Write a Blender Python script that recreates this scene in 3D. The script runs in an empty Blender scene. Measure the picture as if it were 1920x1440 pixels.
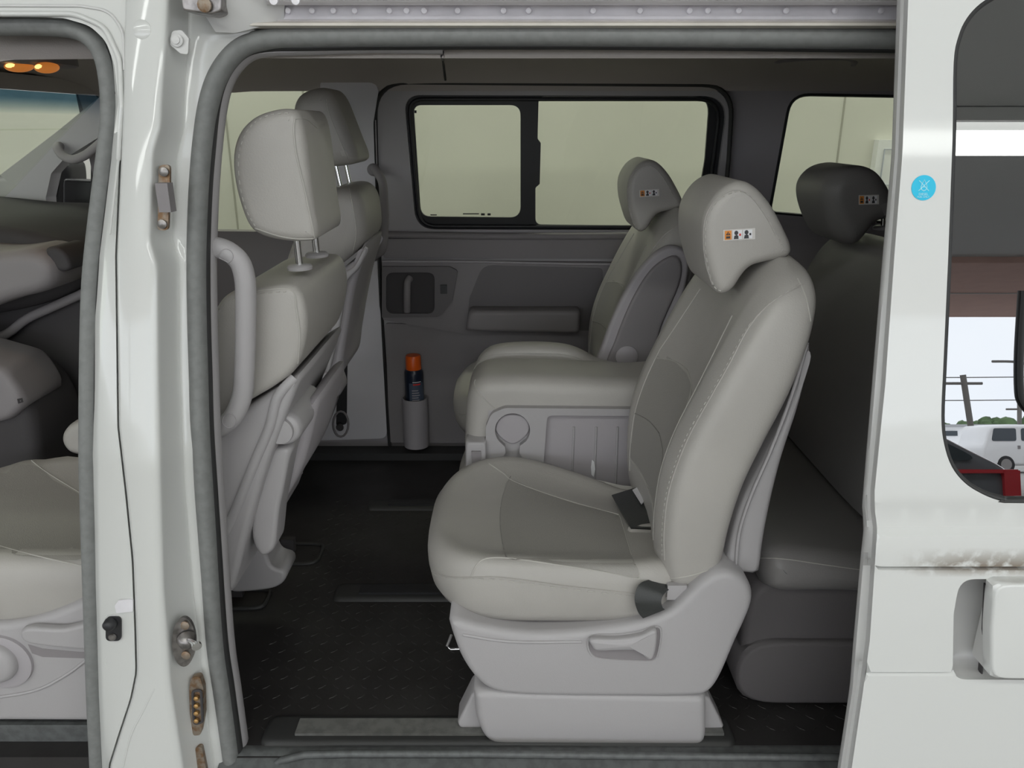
import bpy, bmesh, math, random
from mathutils import Vector, Matrix, Color
from mathutils.bvhtree import BVHTree
from mathutils.geometry import delaunay_2d_cdt
random.seed(4)
scene = bpy.context.scene
COL = scene.collection

# ------------------------------------------------------------------ camera
TILT = math.radians(18.5); F = 1450.0
CAM = Vector((0.0, -1.1, 1.65))
cd = bpy.data.cameras.new('camera'); cam = bpy.data.objects.new('camera', cd); COL.objects.link(cam)
cd.sensor_fit = 'HORIZONTAL'; cd.sensor_width = 36.0; cd.lens = F * 36.0 / 1920.0; cd.clip_start = 0.02; cd.clip_end = 400
cam.location = CAM; cam.rotation_euler = (math.radians(90) - TILT, 0, 0)
scene.camera = cam
# ------------------------------------------------------------------ world, exposure, lights
scene.view_settings.view_transform = 'Standard'; scene.view_settings.look = 'None'
scene.view_settings.gamma = 1.0; scene.view_settings.use_curve_mapping = False
scene.view_settings.exposure = 0.13
SKY = 2.9
w = bpy.data.worlds.new('overcast'); scene.world = w; w.use_nodes = True
nt = w.node_tree; bg = nt.nodes['Background']
tc = nt.nodes.new('ShaderNodeTexCoord'); nz = nt.nodes.new('ShaderNodeTexNoise'); cr = nt.nodes.new('ShaderNodeValToRGB')
nz.inputs['Scale'].default_value = 2.0; nz.inputs['Detail'].default_value = 4
cr.color_ramp.elements[0].position = .3; cr.color_ramp.elements[0].color = (.80, .87, .97, 1)
cr.color_ramp.elements[1].position = .7; cr.color_ramp.elements[1].color = (.96, .98, 1, 1)
nt.links.new(tc.outputs['Generated'], nz.inputs['Vector']); nt.links.new(nz.outputs['Fac'], cr.inputs['Fac'])
nt.links.new(cr.outputs['Color'], bg.inputs['Color']); bg.inputs['Strength'].default_value = SKY

def area(name, loc, size, power, rot=(0, 0, 0), col=(1, 1, 1)):
    l = bpy.data.lights.new(name, 'AREA'); l.shape = 'RECTANGLE'; l.size, l.size_y = size; l.energy = power; l.color = col
    o = bpy.data.objects.new(name, l); COL.objects.link(o); o.location = loc; o.rotation_euler = rot; return o
# long tube fittings that hang under the canopy (their housings are built with the canopy); the last is added to brighten the wall
LAMP_Y = (-6.0, -2.9, 2.9)
LAMP_P = (230, 120, 120)
for i, (ly, lp) in enumerate(zip(LAMP_Y, LAMP_P)):
    area('canopy_tube_light', (1.0, ly, 3.98), (14.0, .62 if i == 0 else .25), lp, col=(.97, 1, .96))

# ------------------------------------------------------------------ helpers
def P(px, py, Y):
    u = (px - 960) / F; v = -(py - 720) / F
    dy = math.cos(TILT) + v * math.sin(TILT); dz = -math.sin(TILT) + v * math.cos(TILT)
    s = (Y - CAM.y) / dy
    return Vector((u * s, Y, CAM.z + dz * s))
def PZ(px, py, z):
    u = (px - 960) / F; v = -(py - 720) / F
    dy = math.cos(TILT) + v * math.sin(TILT); dz = -math.sin(TILT) + v * math.cos(TILT)
    s = (z - CAM.z) / dz
    return Vector((u * s, CAM.y + dy * s, z))
def on(px, py, fy, off=0.0):
    Y = fy(1.2)
    for _ in range(8):
        p = P(px, py, Y + off); Y = fy(p.z)
    return P(px, py, Y + off)
LEAN = .20
def ybody(z): return LEAN * max(0.0, z - 1.15) + .03 * max(0, .9 - z)
def ydoor(z): return -.10 + LEAN * max(0.0, z - 1.12) + .05 * max(0, .95 - z)
def yfar(z): return 1.55 - .187 * max(0.0, z - 1.2)

def interp(keys, t):
    if t <= keys[0][0]: return keys[0][1]
    for (a, va), (b, vb) in zip(keys, keys[1:]):
        if t <= b: return va + (vb - va) * (t - a) / (b - a)
    return keys[-1][1]
def catmull(pts, n=6, closed=False):
    pts = [Vector(p) for p in pts]; N = len(pts); out = []
    rng = range(N) if closed else range(N - 1)
    for i in rng:
        if closed: p0, p1, p2, p3 = pts[(i-1) % N], pts[i], pts[(i+1) % N], pts[(i+2) % N]
        else: p0, p1, p2, p3 = pts[max(i-1, 0)], pts[i], pts[i+1], pts[min(i+2, N-1)]
        for k in range(n):
            t = k / n
            out.append(.5 * ((2*p1) + (-p0+p2)*t + (2*p0-5*p1+4*p2-p3)*t*t + (-p0+3*p1-3*p2+p3)*t**3))
    if not closed: out.append(pts[-1])
    return out
def resample(pts, n):
    L = [0.0]; N = len(pts)
    for i in range(N): L.append(L[-1] + (pts[(i+1) % N] - pts[i]).length)
    out = []; j = 0
    for k in range(n):
        d = L[-1] * k / n
        while L[j+1] < d: j += 1
        t = (d - L[j]) / max(1e-9, L[j+1] - L[j]); out.append(pts[j].lerp(pts[(j+1) % N], t))
    return out
def rounded(pts, r, n=5):
    """2D polygon with corners rounded by radius r (number or list)."""
    N = len(pts); out = []
    for i in range(N):
        p = Vector(pts[i]); a = Vector(pts[i-1]) - p; b = Vector(pts[(i+1) % N]) - p
        ri = r[i] if isinstance(r, (list, tuple)) else r
        if ri <= 0: out.append(p); continue
        ang = a.angle(b) if a.length and b.length else math.pi
        d = min(ri / max(math.tan(ang/2), .05), a.length*.49, b.length*.49)
        A = p + a.normalized()*d; B = p + b.normalized()*d
        for k in range(n+1):
            t = k / n; out.append((1-t)**2*A + 2*t*(1-t)*p + t*t*B)
    return out
def rrect(x0, y0, x1, y1, r, n=5): return rounded([(x0, y0), (x1, y0), (x1, y1), (x0, y1)], r, n)

# ------------------------------------------------------------------ materials
M = {}
def mat(name, col, rough=.5, metal=0., spec=.5, bump=0., bscale=200., emis=None, noise=0., nscale=3., col2=None, coat=0.):
    m = bpy.data.materials.new(name); m.use_nodes = True; n = m.node_tree; b = n.nodes['Principled BSDF']
    b.inputs['Base Color'].default_value = (*col, 1); b.inputs['Roughness'].default_value = rough
    b.inputs['Metallic'].default_value = metal; b.inputs['Specular IOR Level'].default_value = spec
    b.inputs['Coat Weight'].default_value = coat; b.inputs['Coat Roughness'].default_value = .05
    t = n.nodes.new('ShaderNodeTexCoord')
    if noise > 0 or col2:
        z = n.nodes.new('ShaderNodeTexNoise'); z.inputs['Scale'].default_value = nscale; z.inputs['Detail'].default_value = 6
        mx = n.nodes.new('ShaderNodeMix'); mx.data_type = 'RGBA'
        c2 = col2 or tuple(c*(1-noise) for c in col)
        mx.inputs[6].default_value = (*col, 1); mx.inputs[7].default_value = (*c2, 1)
        rp = n.nodes.new('ShaderNodeValToRGB'); rp.color_ramp.elements[0].position = .42; rp.color_ramp.elements[1].position = .62
        n.links.new(t.outputs['Object'], z.inputs['Vector']); n.links.new(z.outputs['Fac'], rp.inputs['Fac'])
        n.links.new(rp.outputs['Color'], mx.inputs[0]); n.links.new(mx.outputs[2], b.inputs['Base Color'])
    if bump > 0:
        v = n.nodes.new('ShaderNodeTexNoise'); v.inputs['Scale'].default_value = bscale; v.inputs['Detail'].default_value = 3
        bp = n.nodes.new('ShaderNodeBump'); bp.inputs['Strength'].default_value = bump; bp.inputs['Distance'].default_value = .0015
        n.links.new(t.outputs['Object'], v.inputs['Vector']); n.links.new(v.outputs['Fac'], bp.inputs['Height']); n.links.new(bp.outputs['Normal'], b.inputs['Normal'])
    if emis: b.inputs['Emission Color'].default_value = (*emis[:3], 1); b.inputs['Emission Strength'].default_value = emis[3]
    M[name] = m; return m
mat('paint', (.62, .625, .605), .32, .0, .5, coat=.7)  # body paint as on the door, darkened to put weaker light into the colour
mat('paint_jamb', (.60, .595, .585), .42, .0, .5, coat=.2)
mat('leather', (.39, .372, .347), .42, bump=.25, bscale=350, noise=.07, nscale=5)
mat('leather_insert', (.30, .287, .265), .55, bump=.5, bscale=700)
mat('leather_shaded', (.20, .19, .187), .45, bump=.25, bscale=350)  # same leather as the other seats, with the third row's shade in its colour
mat('pillar_trim', (.56, .545, .57), .55)  # plastic trim with the pillars' stronger light put into its colour
mat('stitch', (.42, .405, .375), .6)
mat('seam_dark', (.25, .24, .225), .7)
mat('plastic', (.37, .355, .36), .42, bump=.15, bscale=600)
mat('plastic_far', (.36, .338, .352), .6, bump=.15, bscale=600)
mat('plastic_mid', (.225, .208, .214), .6, bump=.2, bscale=500)
mat('plastic_dark', (.05, .046, .048), .8, bump=.2, bscale=500)
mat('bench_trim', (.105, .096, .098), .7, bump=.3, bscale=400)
mat('bezel', (.13, .12, .123), .6)
mat('plastic_black', (.018, .018, .02), .45)
mat('headliner', (.40, .365, .34), .9, bump=.3, bscale=500)
mat('carpet', (.06, .055, .055), .95, bump=.8, bscale=300)
mat('rubber', (.20, .205, .20), .6, noise=.12, nscale=70)
mat('rubber_dusty', (.23, .23, .225), .65, col2=(.15, .15, .15), nscale=40)
mat('rubber_black', (.03, .03, .03), .55)
mat('floor_mat', (.020, .018, .018), .5, bump=.25, bscale=90, col2=(.028, .026, .026), nscale=9)
mat('tread', (.026, .024, .024), .5)
mat('rail_metal', (.20, .20, .19), .5, .3, col2=(.15, .15, .143), nscale=50)
mat('sill_plastic', (.11, .115, .115), .45, col2=(.08, .083, .083), nscale=60)
mat('chrome', (.85, .85, .85), .12, 1.)
mat('steel', (.36, .34, .33), .35, .9, noise=.4, nscale=60)
mat('rust_steel', (.30, .25, .20), .5, .6, col2=(.22, .13, .07), nscale=90)
mat('brass', (.50, .30, .12), .4, .8)
mat('alu', (.80, .78, .81), .42, .1, noise=.1, nscale=12)
mat('dusty_lip', (.62, .58, .52), .5, noise=.12, nscale=14)
mat('webbing', (.035, .037, .036), .35, bump=.4, bscale=500)
mat('orange', (.85, .13, .01), .35); mat('navy', (.012, .018, .035), .3); mat('label_blue', (.07, .09, .13), .4)
mat('red', (.6, .03, .02), .4); mat('white', (.75, .75, .75), .4); mat('label_orange', (.75, .27, .04), .5)
mat('label_white', (.62, .60, .57), .5); mat('label_black', (.04, .04, .045), .5)
mat('cyan', (.0, .52, .78), .35); mat('cyan_print', (.45, .85, .95), .4)
mat('wall_cream', (.66, .65, .60), .7, noise=.03, nscale=2)
mat('wall_seam', (.38, .37, .33), .8)
mat('box_white', (.78, .78, .80), .5); mat('box_line', (.45, .47, .55), .5)
mat('concrete', (.36, .35, .33), .9, noise=.12, nscale=1.5)
mat('soffit', (.72, .73, .75), .8); mat('fascia', (.74, .50, .44), .8, noise=.05); mat('beam_white', (.75, .75, .76), .6)
mat('tree', (.10, .16, .07), .9, noise=.5, nscale=.6); mat('pole', (.13, .12, .11), .8)
mat('car_white', (.78, .78, .78), .3, coat=.5); mat('car_grey', (.10, .105, .12), .25, coat=.6); mat('car_glass', (.04, .05, .06), .1)
mat('tail_red', (.42, .03, .04), .25, coat=.5); mat('tyre', (.02, .02, .02), .8); mat('roof_grey', (.35, .35, .36), .7)
mat('grime', (.30, .25, .20), .7)
mat('lamp_lens', (.5, .25, .08), .4, emis=(1, .30, .05, .30)); mat('lamp_bulb', (1, .8, .4), .4, emis=(1, .55, .18, 1.6))
mat('tube_lens', (.9, .9, .9), .4, emis=(.97, 1, .96, 1.5))
def glass_mat(name, tint, refl=.06, rc=(1, 1, 1)):
    m = bpy.data.materials.new(name); m.use_nodes = True; n = m.node_tree; n.nodes.clear()
    o = n.nodes.new('ShaderNodeOutputMaterial'); t = n.nodes.new('ShaderNodeBsdfTransparent'); g = n.nodes.new('ShaderNodeBsdfGlossy')
    mx = n.nodes.new('ShaderNodeMixShader'); t.inputs[0].default_value = (*tint, 1); g.inputs[0].default_value = (*rc, 1); g.inputs['Roughness'].default_value = .0
    mx.inputs[0].default_value = refl
    n.links.new(t.outputs[0], mx.inputs[1]); n.links.new(g.outputs[0], mx.inputs[2]); n.links.new(mx.outputs[0], o.inputs[0]); M[name] = m
glass_mat('glass_far', (.885, .90, .82), .02)
glass_mat('glass_clear', (.92, .94, .87), .02)
glass_mat('glass_band', (.9, .9, .9), .02)
def _band():
    n = M['glass_band'].node_tree; t = [k for k in n.nodes if k.type == 'BSDF_TRANSPARENT'][0]
    g = n.nodes.new('ShaderNodeNewGeometry'); s = n.nodes.new('ShaderNodeSeparateXYZ'); c = n.nodes.new('ShaderNodeValToRGB'); m = n.nodes.new('ShaderNodeMapRange')
    m.inputs[1].default_value = 1.66; m.inputs[2].default_value = 1.74
    c.color_ramp.elements[0].position = .25; c.color_ramp.elements[0].color = (.92, .94, .87, 1); c.color_ramp.elements[1].position = .75; c.color_ramp.elements[1].color = (.30, .42, .48, 1)
    n.links.new(g.outputs['Position'], s.inputs[0]); n.links.new(s.outputs['Z'], m.inputs[0]); n.links.new(m.outputs[0], c.inputs[0]); n.links.new(c.outputs[0], t.inputs[0])
_band()
glass_mat('glass_door', (.16, .17, .18), .31)

# ------------------------------------------------------------------ object builders
def thing(name, label, cat, loc=(0, 0, 0), group=None):
    o = bpy.data.objects.new(name, None); COL.objects.link(o); o.location = loc; o.empty_display_size = .05
    o['label'] = label; o['category'] = cat
    if group: o['group'] = group
    return o
def struct_root(name, loc=(0, 0, 0)):
    o = bpy.data.objects.new(name, None); COL.objects.link(o); o.location = loc; o.empty_display_size = .05; o['kind'] = 'structure'; return o
def world_loc(p):
    v = Vector((0, 0, 0))
    while p is not None: v = v + p.location; p = p.parent
    return v
def mk(name, verts, faces, m, parent=None, smooth=True, label=None, sharp=None):
    me = bpy.data.meshes.new(name); off = world_loc(parent)
    me.from_pydata([tuple(Vector(v) - off) for v in verts], [], faces); me.validate()
    mats = m if isinstance(m, (list, tuple)) else [m]
    for k in mats: me.materials.append(M[k])
    bm = bmesh.new(); bm.from_mesh(me); bmesh.ops.remove_doubles(bm, verts=bm.verts, dist=1e-6)
    bmesh.ops.recalc_face_normals(bm, faces=bm.faces)
    for f in bm.faces: f.smooth = smooth
    if smooth:
        lim = math.radians(sharp or 50)
        for e in bm.edges:
            if len(e.link_faces) == 2 and e.calc_face_angle(0) > lim: e.smooth = False
    bm.to_mesh(me); bm.free()
    o = bpy.data.objects.new(name, me); COL.objects.link(o)
    if parent is not None: o.parent = parent
    if label: o['label'] = label
    return o
def struct(o): o['kind'] = 'structure'; return o
def tag(o, label, cat, group=None):
    o['label'] = label; o['category'] = cat
    if group: o['group'] = group
    return o
def bvh(o):
    off = world_loc(o)
    me = o.data; return BVHTree.FromPolygons([tuple(v.co + off) for v in me.vertices], [tuple(p.vertices) for p in me.polygons])
def hit(tree, px, py, off=.001, fallback=None):
    d = (P(px, py, 1.0) - CAM).normalized(); h = tree.ray_cast(CAM, d)
    if h[0] is None: return fallback
    return h[0] - d * off

class MB:
    """collects pieces into one mesh"""
    def __init__(s): s.v = []; s.f = []
    def add(s, v, f):
        b = len(s.v); s.v += [Vector(q) for q in v]; s.f += [[i + b for i in q] for q in f]; return s
    def build(s, name, m, parent=None, **k): return mk(name, s.v, s.f, m, parent, **k)
def g_box(c, d, rot=None):
    v = [Vector((x*d[0]/2, y*d[1]/2, z*d[2]/2)) for x in (-1, 1) for y in (-1, 1) for z in (-1, 1)]
    if rot: v = [rot @ q for q in v]
    v = [q + Vector(c) for q in v]
    return v, [[0, 1, 3, 2], [4, 6, 7, 5], [0, 4, 5, 1], [2, 3, 7, 6], [0, 2, 6, 4], [1, 5, 7, 3]]
def g_rings(rings, cap=True, closed=True):
    n = len(rings[0]); v = [p for r in rings for p in r]; f = []
    for i in range(len(rings)-1):
        for j in range(n if closed else n-1):
            f.append([i*n+j, i*n+(j+1) % n, (i+1)*n+(j+1) % n, (i+1)*n+j])
    if cap:
        for k, base in ((0, 0), (1, (len(rings)-1)*n)):
            c = sum((v[base+j] for j in range(n)), Vector()) / n; v.append(c); ci = len(v)-1
            for j in range(n): f.append([base+j, base+(j+1) % n, ci])
    return v, f
def g_tube(path, r, n=12, up=(0, 1, 0), closed=False, flat=None):
    """r: number, list, or (in_plane, depth) tuple"""
    path = [Vector(p) for p in path]; N = len(path); rings = []; up = Vector(up)
    for i, p in enumerate(path):
        if closed: t = (path[(i+1) % N] - path[i-1])
        else: t = path[min(i+1, N-1)] - path[max(i-1, 0)]
        t.normalize(); a = t.cross(up)
        if a.length < .05: a = t.cross(Vector((0, 0, 1)))
        a.normalize(); b = a.cross(t).normalized()
        rr = r[i] if isinstance(r, list) else r
        ra, rb = rr if isinstance(rr, tuple) else (rr, rr)
        rings.append([p + a*ra*math.cos(2*math.pi*k/n) + b*rb*math.sin(2*math.pi*k/n) for k in range(n)])
    if closed: rings.append(list(rings[0])); return g_rings(rings, cap=False)
    return g_rings(rings)
def tube(name, path, r, m, parent=None, n=12, up=(0, 1, 0), closed=False, **k):
    v, f = g_tube(path, r, n, up, closed); return mk(name, v, f, m, parent, **k)
def g_lathe(c, axis, prof, n=24):
    """prof: (radius, height) along axis"""
    axis = Vector(axis).normalized(); a = axis.orthogonal().normalized(); b = axis.cross(a); c = Vector(c)
    return g_rings([[c + axis*h + (a*math.cos(2*math.pi*k/n) + b*math.sin(2*math.pi*k/n))*max(r, 1e-4) for k in range(n)] for r, h in prof])
def lathe(name, c, axis, prof, m, parent=None, n=24, **k):
    v, f = g_lathe(c, axis, prof, n); return mk(name, v, f, m, parent, **k)
def tri2d(outline, holes=(), grid=None):
    loops = [outline] + list(holes); vs = []; es = []
    for lp in loops:
        b = len(vs); vs += [Vector((p[0], p[1])) for p in lp]; es += [(b+i, b+(i+1) % len(lp)) for i in range(len(lp))]
    def inside(p, poly):
        c = False; j = len(poly)-1
        for i in range(len(poly)):
            if (poly[i][1] > p[1]) != (poly[j][1] > p[1]) and p[0] < (poly[j][0]-poly[i][0])*(p[1]-poly[i][1])/(poly[j][1]-poly[i][1])+poly[i][0]: c = not c
            j = i
        return c
    if grid:
        xs = [p[0] for p in outline]; ys = [p[1] for p in outline]
        x = min(xs) + grid*.5
        while x < max(xs):
            y = min(ys) + grid*.5
            while y < max(ys):
                if inside((x, y), outline) and not any(inside((x, y), h) for h in holes): vs.append(Vector((x, y)))
                y += grid
            x += grid
    rv, re, rf, *_ = delaunay_2d_cdt(vs, es, [], 0, 1e-6)
    faces = []
    for f in rf:
        c = sum((rv[i] for i in f), Vector((0, 0))) / len(f)
        if inside(c, outline) and not any(inside(c, h) for h in holes): faces.append(list(f))
    return rv, faces
def panel(name, outline, holes, fy, m, parent=None, thick=.02, grid=.06, off=0.0, px=True, lip=None, **k):
    """curved sheet in x-z whose depth follows fy(z)+off, with walls of depth thick on its borders"""
    def cv(lp):
        if px: return [(q.x, q.z) for q in (on(a[0], a[1], fy, off) for a in lp)]
        return [(a[0], a[1]) for a in lp]
    o = cv(outline); hs = [cv(h) for h in holes]
    rv, fs = tri2d(o, hs, grid)
    V = [Vector((p[0], fy(p[1]) + off, p[1])) for p in rv]; Fc = [list(f) for f in fs]
    for lp in [o] + hs:
        b = len(V); n = len(lp)
        for p in lp: V.append(Vector((p[0], fy(p[1])+off, p[1])))
        for p in lp: V.append(Vector((p[0], fy(p[1])+off+thick, p[1])))
        for i in range(n): Fc.append([b+i, b+(i+1) % n, b+n+(i+1) % n, b+n+i])
    o_ = mk(name, V, Fc, m, parent, **k); return o_
def sheet(name, outline, fy, m, parent=None, off=0.0, thick=.004, px=True, holes=(), grid=.08, **k):
    """closed thin plate (front, back and rim)"""
    def cv(lp): return [(q.x, q.z) for q in (on(a[0], a[1], fy, off) for a in lp)] if px else [(a[0], a[1]) for a in lp]
    o = cv(outline); hs = [cv(h) for h in holes]; rv, fs = tri2d(o, hs, grid); n0 = len(rv)
    V = [Vector((p[0], fy(p[1])+off, p[1])) for p in rv] + [Vector((p[0], fy(p[1])+off+thick, p[1])) for p in rv]
    Fc = [list(f) for f in fs] + [[i+n0 for i in reversed(f)] for f in fs]
    for lp in [o] + hs:
        b = len(V); n = len(lp)
        for p in lp: V.append(Vector((p[0], fy(p[1])+off, p[1])))
        for p in lp: V.append(Vector((p[0], fy(p[1])+off+thick, p[1])))
        for i in range(n): Fc.append([b+i, b+(i+1) % n, b+n+(i+1) % n, b+n+i])
    return mk(name, V, Fc, m, parent, **k)
def g_slab(pts, y0, y1, r=.02, dome=0.0, flat=False, px=True, smooth=True, corner=6, n=72, rk=5, r2=None, ref=None, taper=0.0):
    """side silhouette (pixels at depth y0+r, or x,z) given real width y0..y1 with rounded edges"""
    yr = (y0 + r) if ref is None else ref
    if px: q = [P(a, b, yr) for a, b in pts]; q = [Vector((p.x, p.z)) for p in q]
    else: q = [Vector(p) for p in pts]
    q = catmull(q, 8, True) if smooth else rounded(q, corner if not px else corner*.0009, 6)
    q = resample(q, n)
    A = sum(q[i].x*q[(i+1) % n].y - q[(i+1) % n].x*q[i].y for i in range(n))
    if A < 0: q.reverse()
    nr = []
    for i in range(n):
        t = q[(i+2) % n] - q[i-2]; t.normalize(); nr.append(Vector((-t.y, t.x)))
    c = sum(q, Vector((0, 0))) / n
    def inset(d):
        if d <= 1e-7: return [p.copy() for p in q]
        o = [q[i] + nr[i]*d for i in range(n)]
        for _ in range(2): o = [(o[i-1] + o[i]*2 + o[(i+1) % n]) / 4 for i in range(n)]
        return o
    rings = []; r2 = r if r2 is None else r2
    e0 = inset(r*.98)
    if not flat:
        for s in (.05, .3, .55, .75, .9): rings.append([Vector(((c.lerp(p, s)).x, y0 - dome*(1-s*s), (c.lerp(p, s)).y)) for p in e0])
    for k in range(rk+1):
        a = math.pi/2*k/rk; o = inset(r*.98*(1-math.sin(a))); rings.append([Vector((p.x, y0+r*(1-math.cos(a)), p.y)) for p in o])
    for k in range(rk+1):
        a = math.pi/2*k/rk; o = inset(r2*.98*(1-math.cos(a)))
        if taper: o = [c.lerp(p, 1-taper) for p in o]
        rings.append([Vector((p.x, y1-r2*(1-math.sin(a)), p.y)) for p in o])
    e1 = [Vector((p.x, p.z)) for p in rings[-1]]
    if not flat:
        for s in (.9, .75, .55, .3, .05): rings.append([Vector(((c.lerp(p, s)).x, y1 + dome*(1-s*s), (c.lerp(p, s)).y)) for p in e1])
        v, f = g_rings(rings, cap=True)
    else:
        v, f = g_rings(rings, cap=False)
        for e, y in ((e0 if False else [Vector((p.x, p.z)) for p in rings[0]], y0), (e1, y1)):
            rv, fs = tri2d(e); b = len(v); v += [Vector((p[0], y, p[1])) for p in rv]; f += [[i+b for i in t] for t in fs]
    return v, f
def slab(name, pts, y0, y1, m, parent=None, label=None, **k):
    v, f = g_slab(pts, y0, y1, **k); return mk(name, v, f, m, parent, label=label)
def seam(name, tree, pts, r=.0014, m='stitch', parent=None, off=.0008, n=6, sub=5, closed=False):
    q = catmull([(a, b, 0) for a, b in pts], sub, closed); out = []
    for a in q:
        h = hit(tree, a.x, a.y, off)
        if h is not None: out.append(h)
    if len(out) < 3: return None
    return tube(name, out, r, m, parent, n=n)
def stitches(tree, pts, parent, m='stitch', step=.007, r=.0011, off=.0010, name='stitching'):
    q = catmull([(a, b, 0) for a, b in pts], 12); path = [h for h in (hit(tree, a.x, a.y, off) for a in q) if h is not None]
    mb = MB(); acc = 0; last = path[0]; on_ = True; s0 = last
    for p in path[1:]:
        acc += (p-last).length; last = p
        if acc >= step*.62:
            if on_: mb.add(*g_tube([s0, p], r, 5))
            s0 = p; acc = 0; on_ = not on_
    return mb.build(name, m, parent) if mb.v else None
def decal(name, tree, poly, m, parent, off=.0015, th=.0008, label=None):
    """thin label laid on a surface"""
    pts = [hit(tree, a, b, off) for a, b in poly]
    if any(p is None for p in pts): return None
    c = sum(pts, Vector())/len(pts); d = (c - CAM).normalized()*th; n = len(pts)
    v = pts + [p + d for p in pts]; f = [list(range(n)), list(range(2*n-1, n-1, -1))] + [[i, (i+1) % n, n+(i+1) % n, n+i] for i in range(n)]
    return mk(name, v, f, m, parent, smooth=False, label=label)
def g_ringfield(outline, levels, zf):
    """cushion: plan outline (x,y) scaled towards its centre; zf(x,y,base) gives the height"""
    n = len(outline); c = sum((Vector(p) for p in outline), Vector((0, 0)))/n; rings = []
    for s, z, isz in levels:
        ring = []
        for p in outline:
            q = c.lerp(Vector(p), s); ring.append(Vector((q.x, q.y, zf(q.x, q.y, z) if isz else z)))
        rings.append(ring)
    return g_rings(rings)
def superellipse(cx, cy, a, b, e=4, n=64, fn=None):
    o = []
    for k in range(n):
        t = 2*math.pi*k/n; c, s = math.cos(t), math.sin(t)
        x = cx + a*math.copysign(abs(c)**(2/e), c); y = cy + b*math.copysign(abs(s)**(2/e), s)
        o.append(fn(x, y) if fn else (x, y))
    return o
def xsec_loft(rows, nseg=40):
    """horizontal sections: (z, x_front, x_back, y_mid, half_w, front_dip, expo)"""
    rings = []
    for z, xf, xb, ym, hw, dip, e in rows:
        r = []
        for k in range(nseg):
            t = 2*math.pi*k/nseg; c, s = math.cos(t), math.sin(t)
            x = (xf+xb)/2 + (xb-xf)/2*math.copysign(abs(c)**(2/e), c); y = ym + hw*math.copysign(abs(s)**(2/e), s)
            if c < 0: x += dip*max(0, 1-(abs(y-ym)/(hw*.72))**2)*min(1, -c*1.5)
            r.append(Vector((x, y, z)))
        rings.append(r)
    return rings
def smooth_rows(rows, n=4):
    out = []; q = [list(r) for r in rows]
    for i in range(len(q)-1):
        p0, p1, p2, p3 = q[max(i-1, 0)], q[i], q[i+1], q[min(i+2, len(q)-1)]
        for k in range(n):
            t = k/n; out.append([.5*((2*b)+(-a+c)*t+(2*a-5*b+4*c-d)*t*t+(-a+3*b-3*c+d)*t**3) for a, b, c, d in zip(p0, p1, p2, p3)])
    out.append(q[-1]); return out

# ================================================================== OUTSIDE
GZ = 0.0
struct(mk('ground', *g_box((2, -10, -.05), (120, 90, .1)), 'concrete', smooth=False))
bw = struct(mk('wall_back', *g_box((0, 3.75, 2.5), (40, .3, 5.4)), 'wall_cream', smooth=False))
mb = MB()
for x in (-3.05, -2.10, -1.645, -1.19, 1.90, 2.36): mb.add(*g_box((x, 3.6, 2.5), (.010, .006, 5.0)))
for z in (.9,): mb.add(*g_box((0, 3.6, z), (40, .006, .010)))
mb.build('panel_joint', 'wall_seam', bw, smooth=False)
sw = thing('switch_box', 'white electrical box on the cream wall seen through the rear side window', 'box', (2.19, 3.6, 1.40))
mk('housing', *g_box((2.20, 3.57, 1.42), (.20, .06, .30)), 'box_white', sw, smooth=False)
tube('cover_outline', [Vector((x, 3.536, z)) for x, z in [(2.14, 1.32), (2.26, 1.32), (2.26, 1.52), (2.14, 1.52)]], .004, 'box_line', sw, n=5, closed=True)
# canopy over the van
cn = struct_root('canopy', (1, -6, 4.2))
mk('soffit', *g_box((4, -3.9, 4.3), (70, 15.2, .2)), 'soffit', cn, smooth=False)
mk('fascia', *g_box((4, -14.2, 4.25), (70, 5.6, .3)), 'fascia', cn, smooth=False)
mk('beam', *g_box((4, -14.0, 4.09), (70, .03, .02)), 'soffit', cn, smooth=False)
for i, ly in enumerate(LAMP_Y):
    wd = .64 if i == 0 else .3
    t = thing('light_fitting', ['wide white light trough under the canopy, mirrored in the sliding door glass', 'slim tube light under the canopy nearest the open van side', 'added slim tube light, out of view, brightening the cream wall'][i], 'light', (1, ly, 4.19))
    mk('housing', *g_box((1, ly, 4.13), (24 if i == 0 else 14.2, wd, .12)), 'beam_white', t, smooth=False)
    mk('diffuser', *g_box((1, ly, 4.05), (14.0, wd*.85, .04)), 'tube_lens', t, smooth=False)
for x in (-20, 34): struct(mk('canopy_column', *g_box((x, -14, 2.1), (.5, .5, 4.2)), 'soffit', smooth=False))

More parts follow.
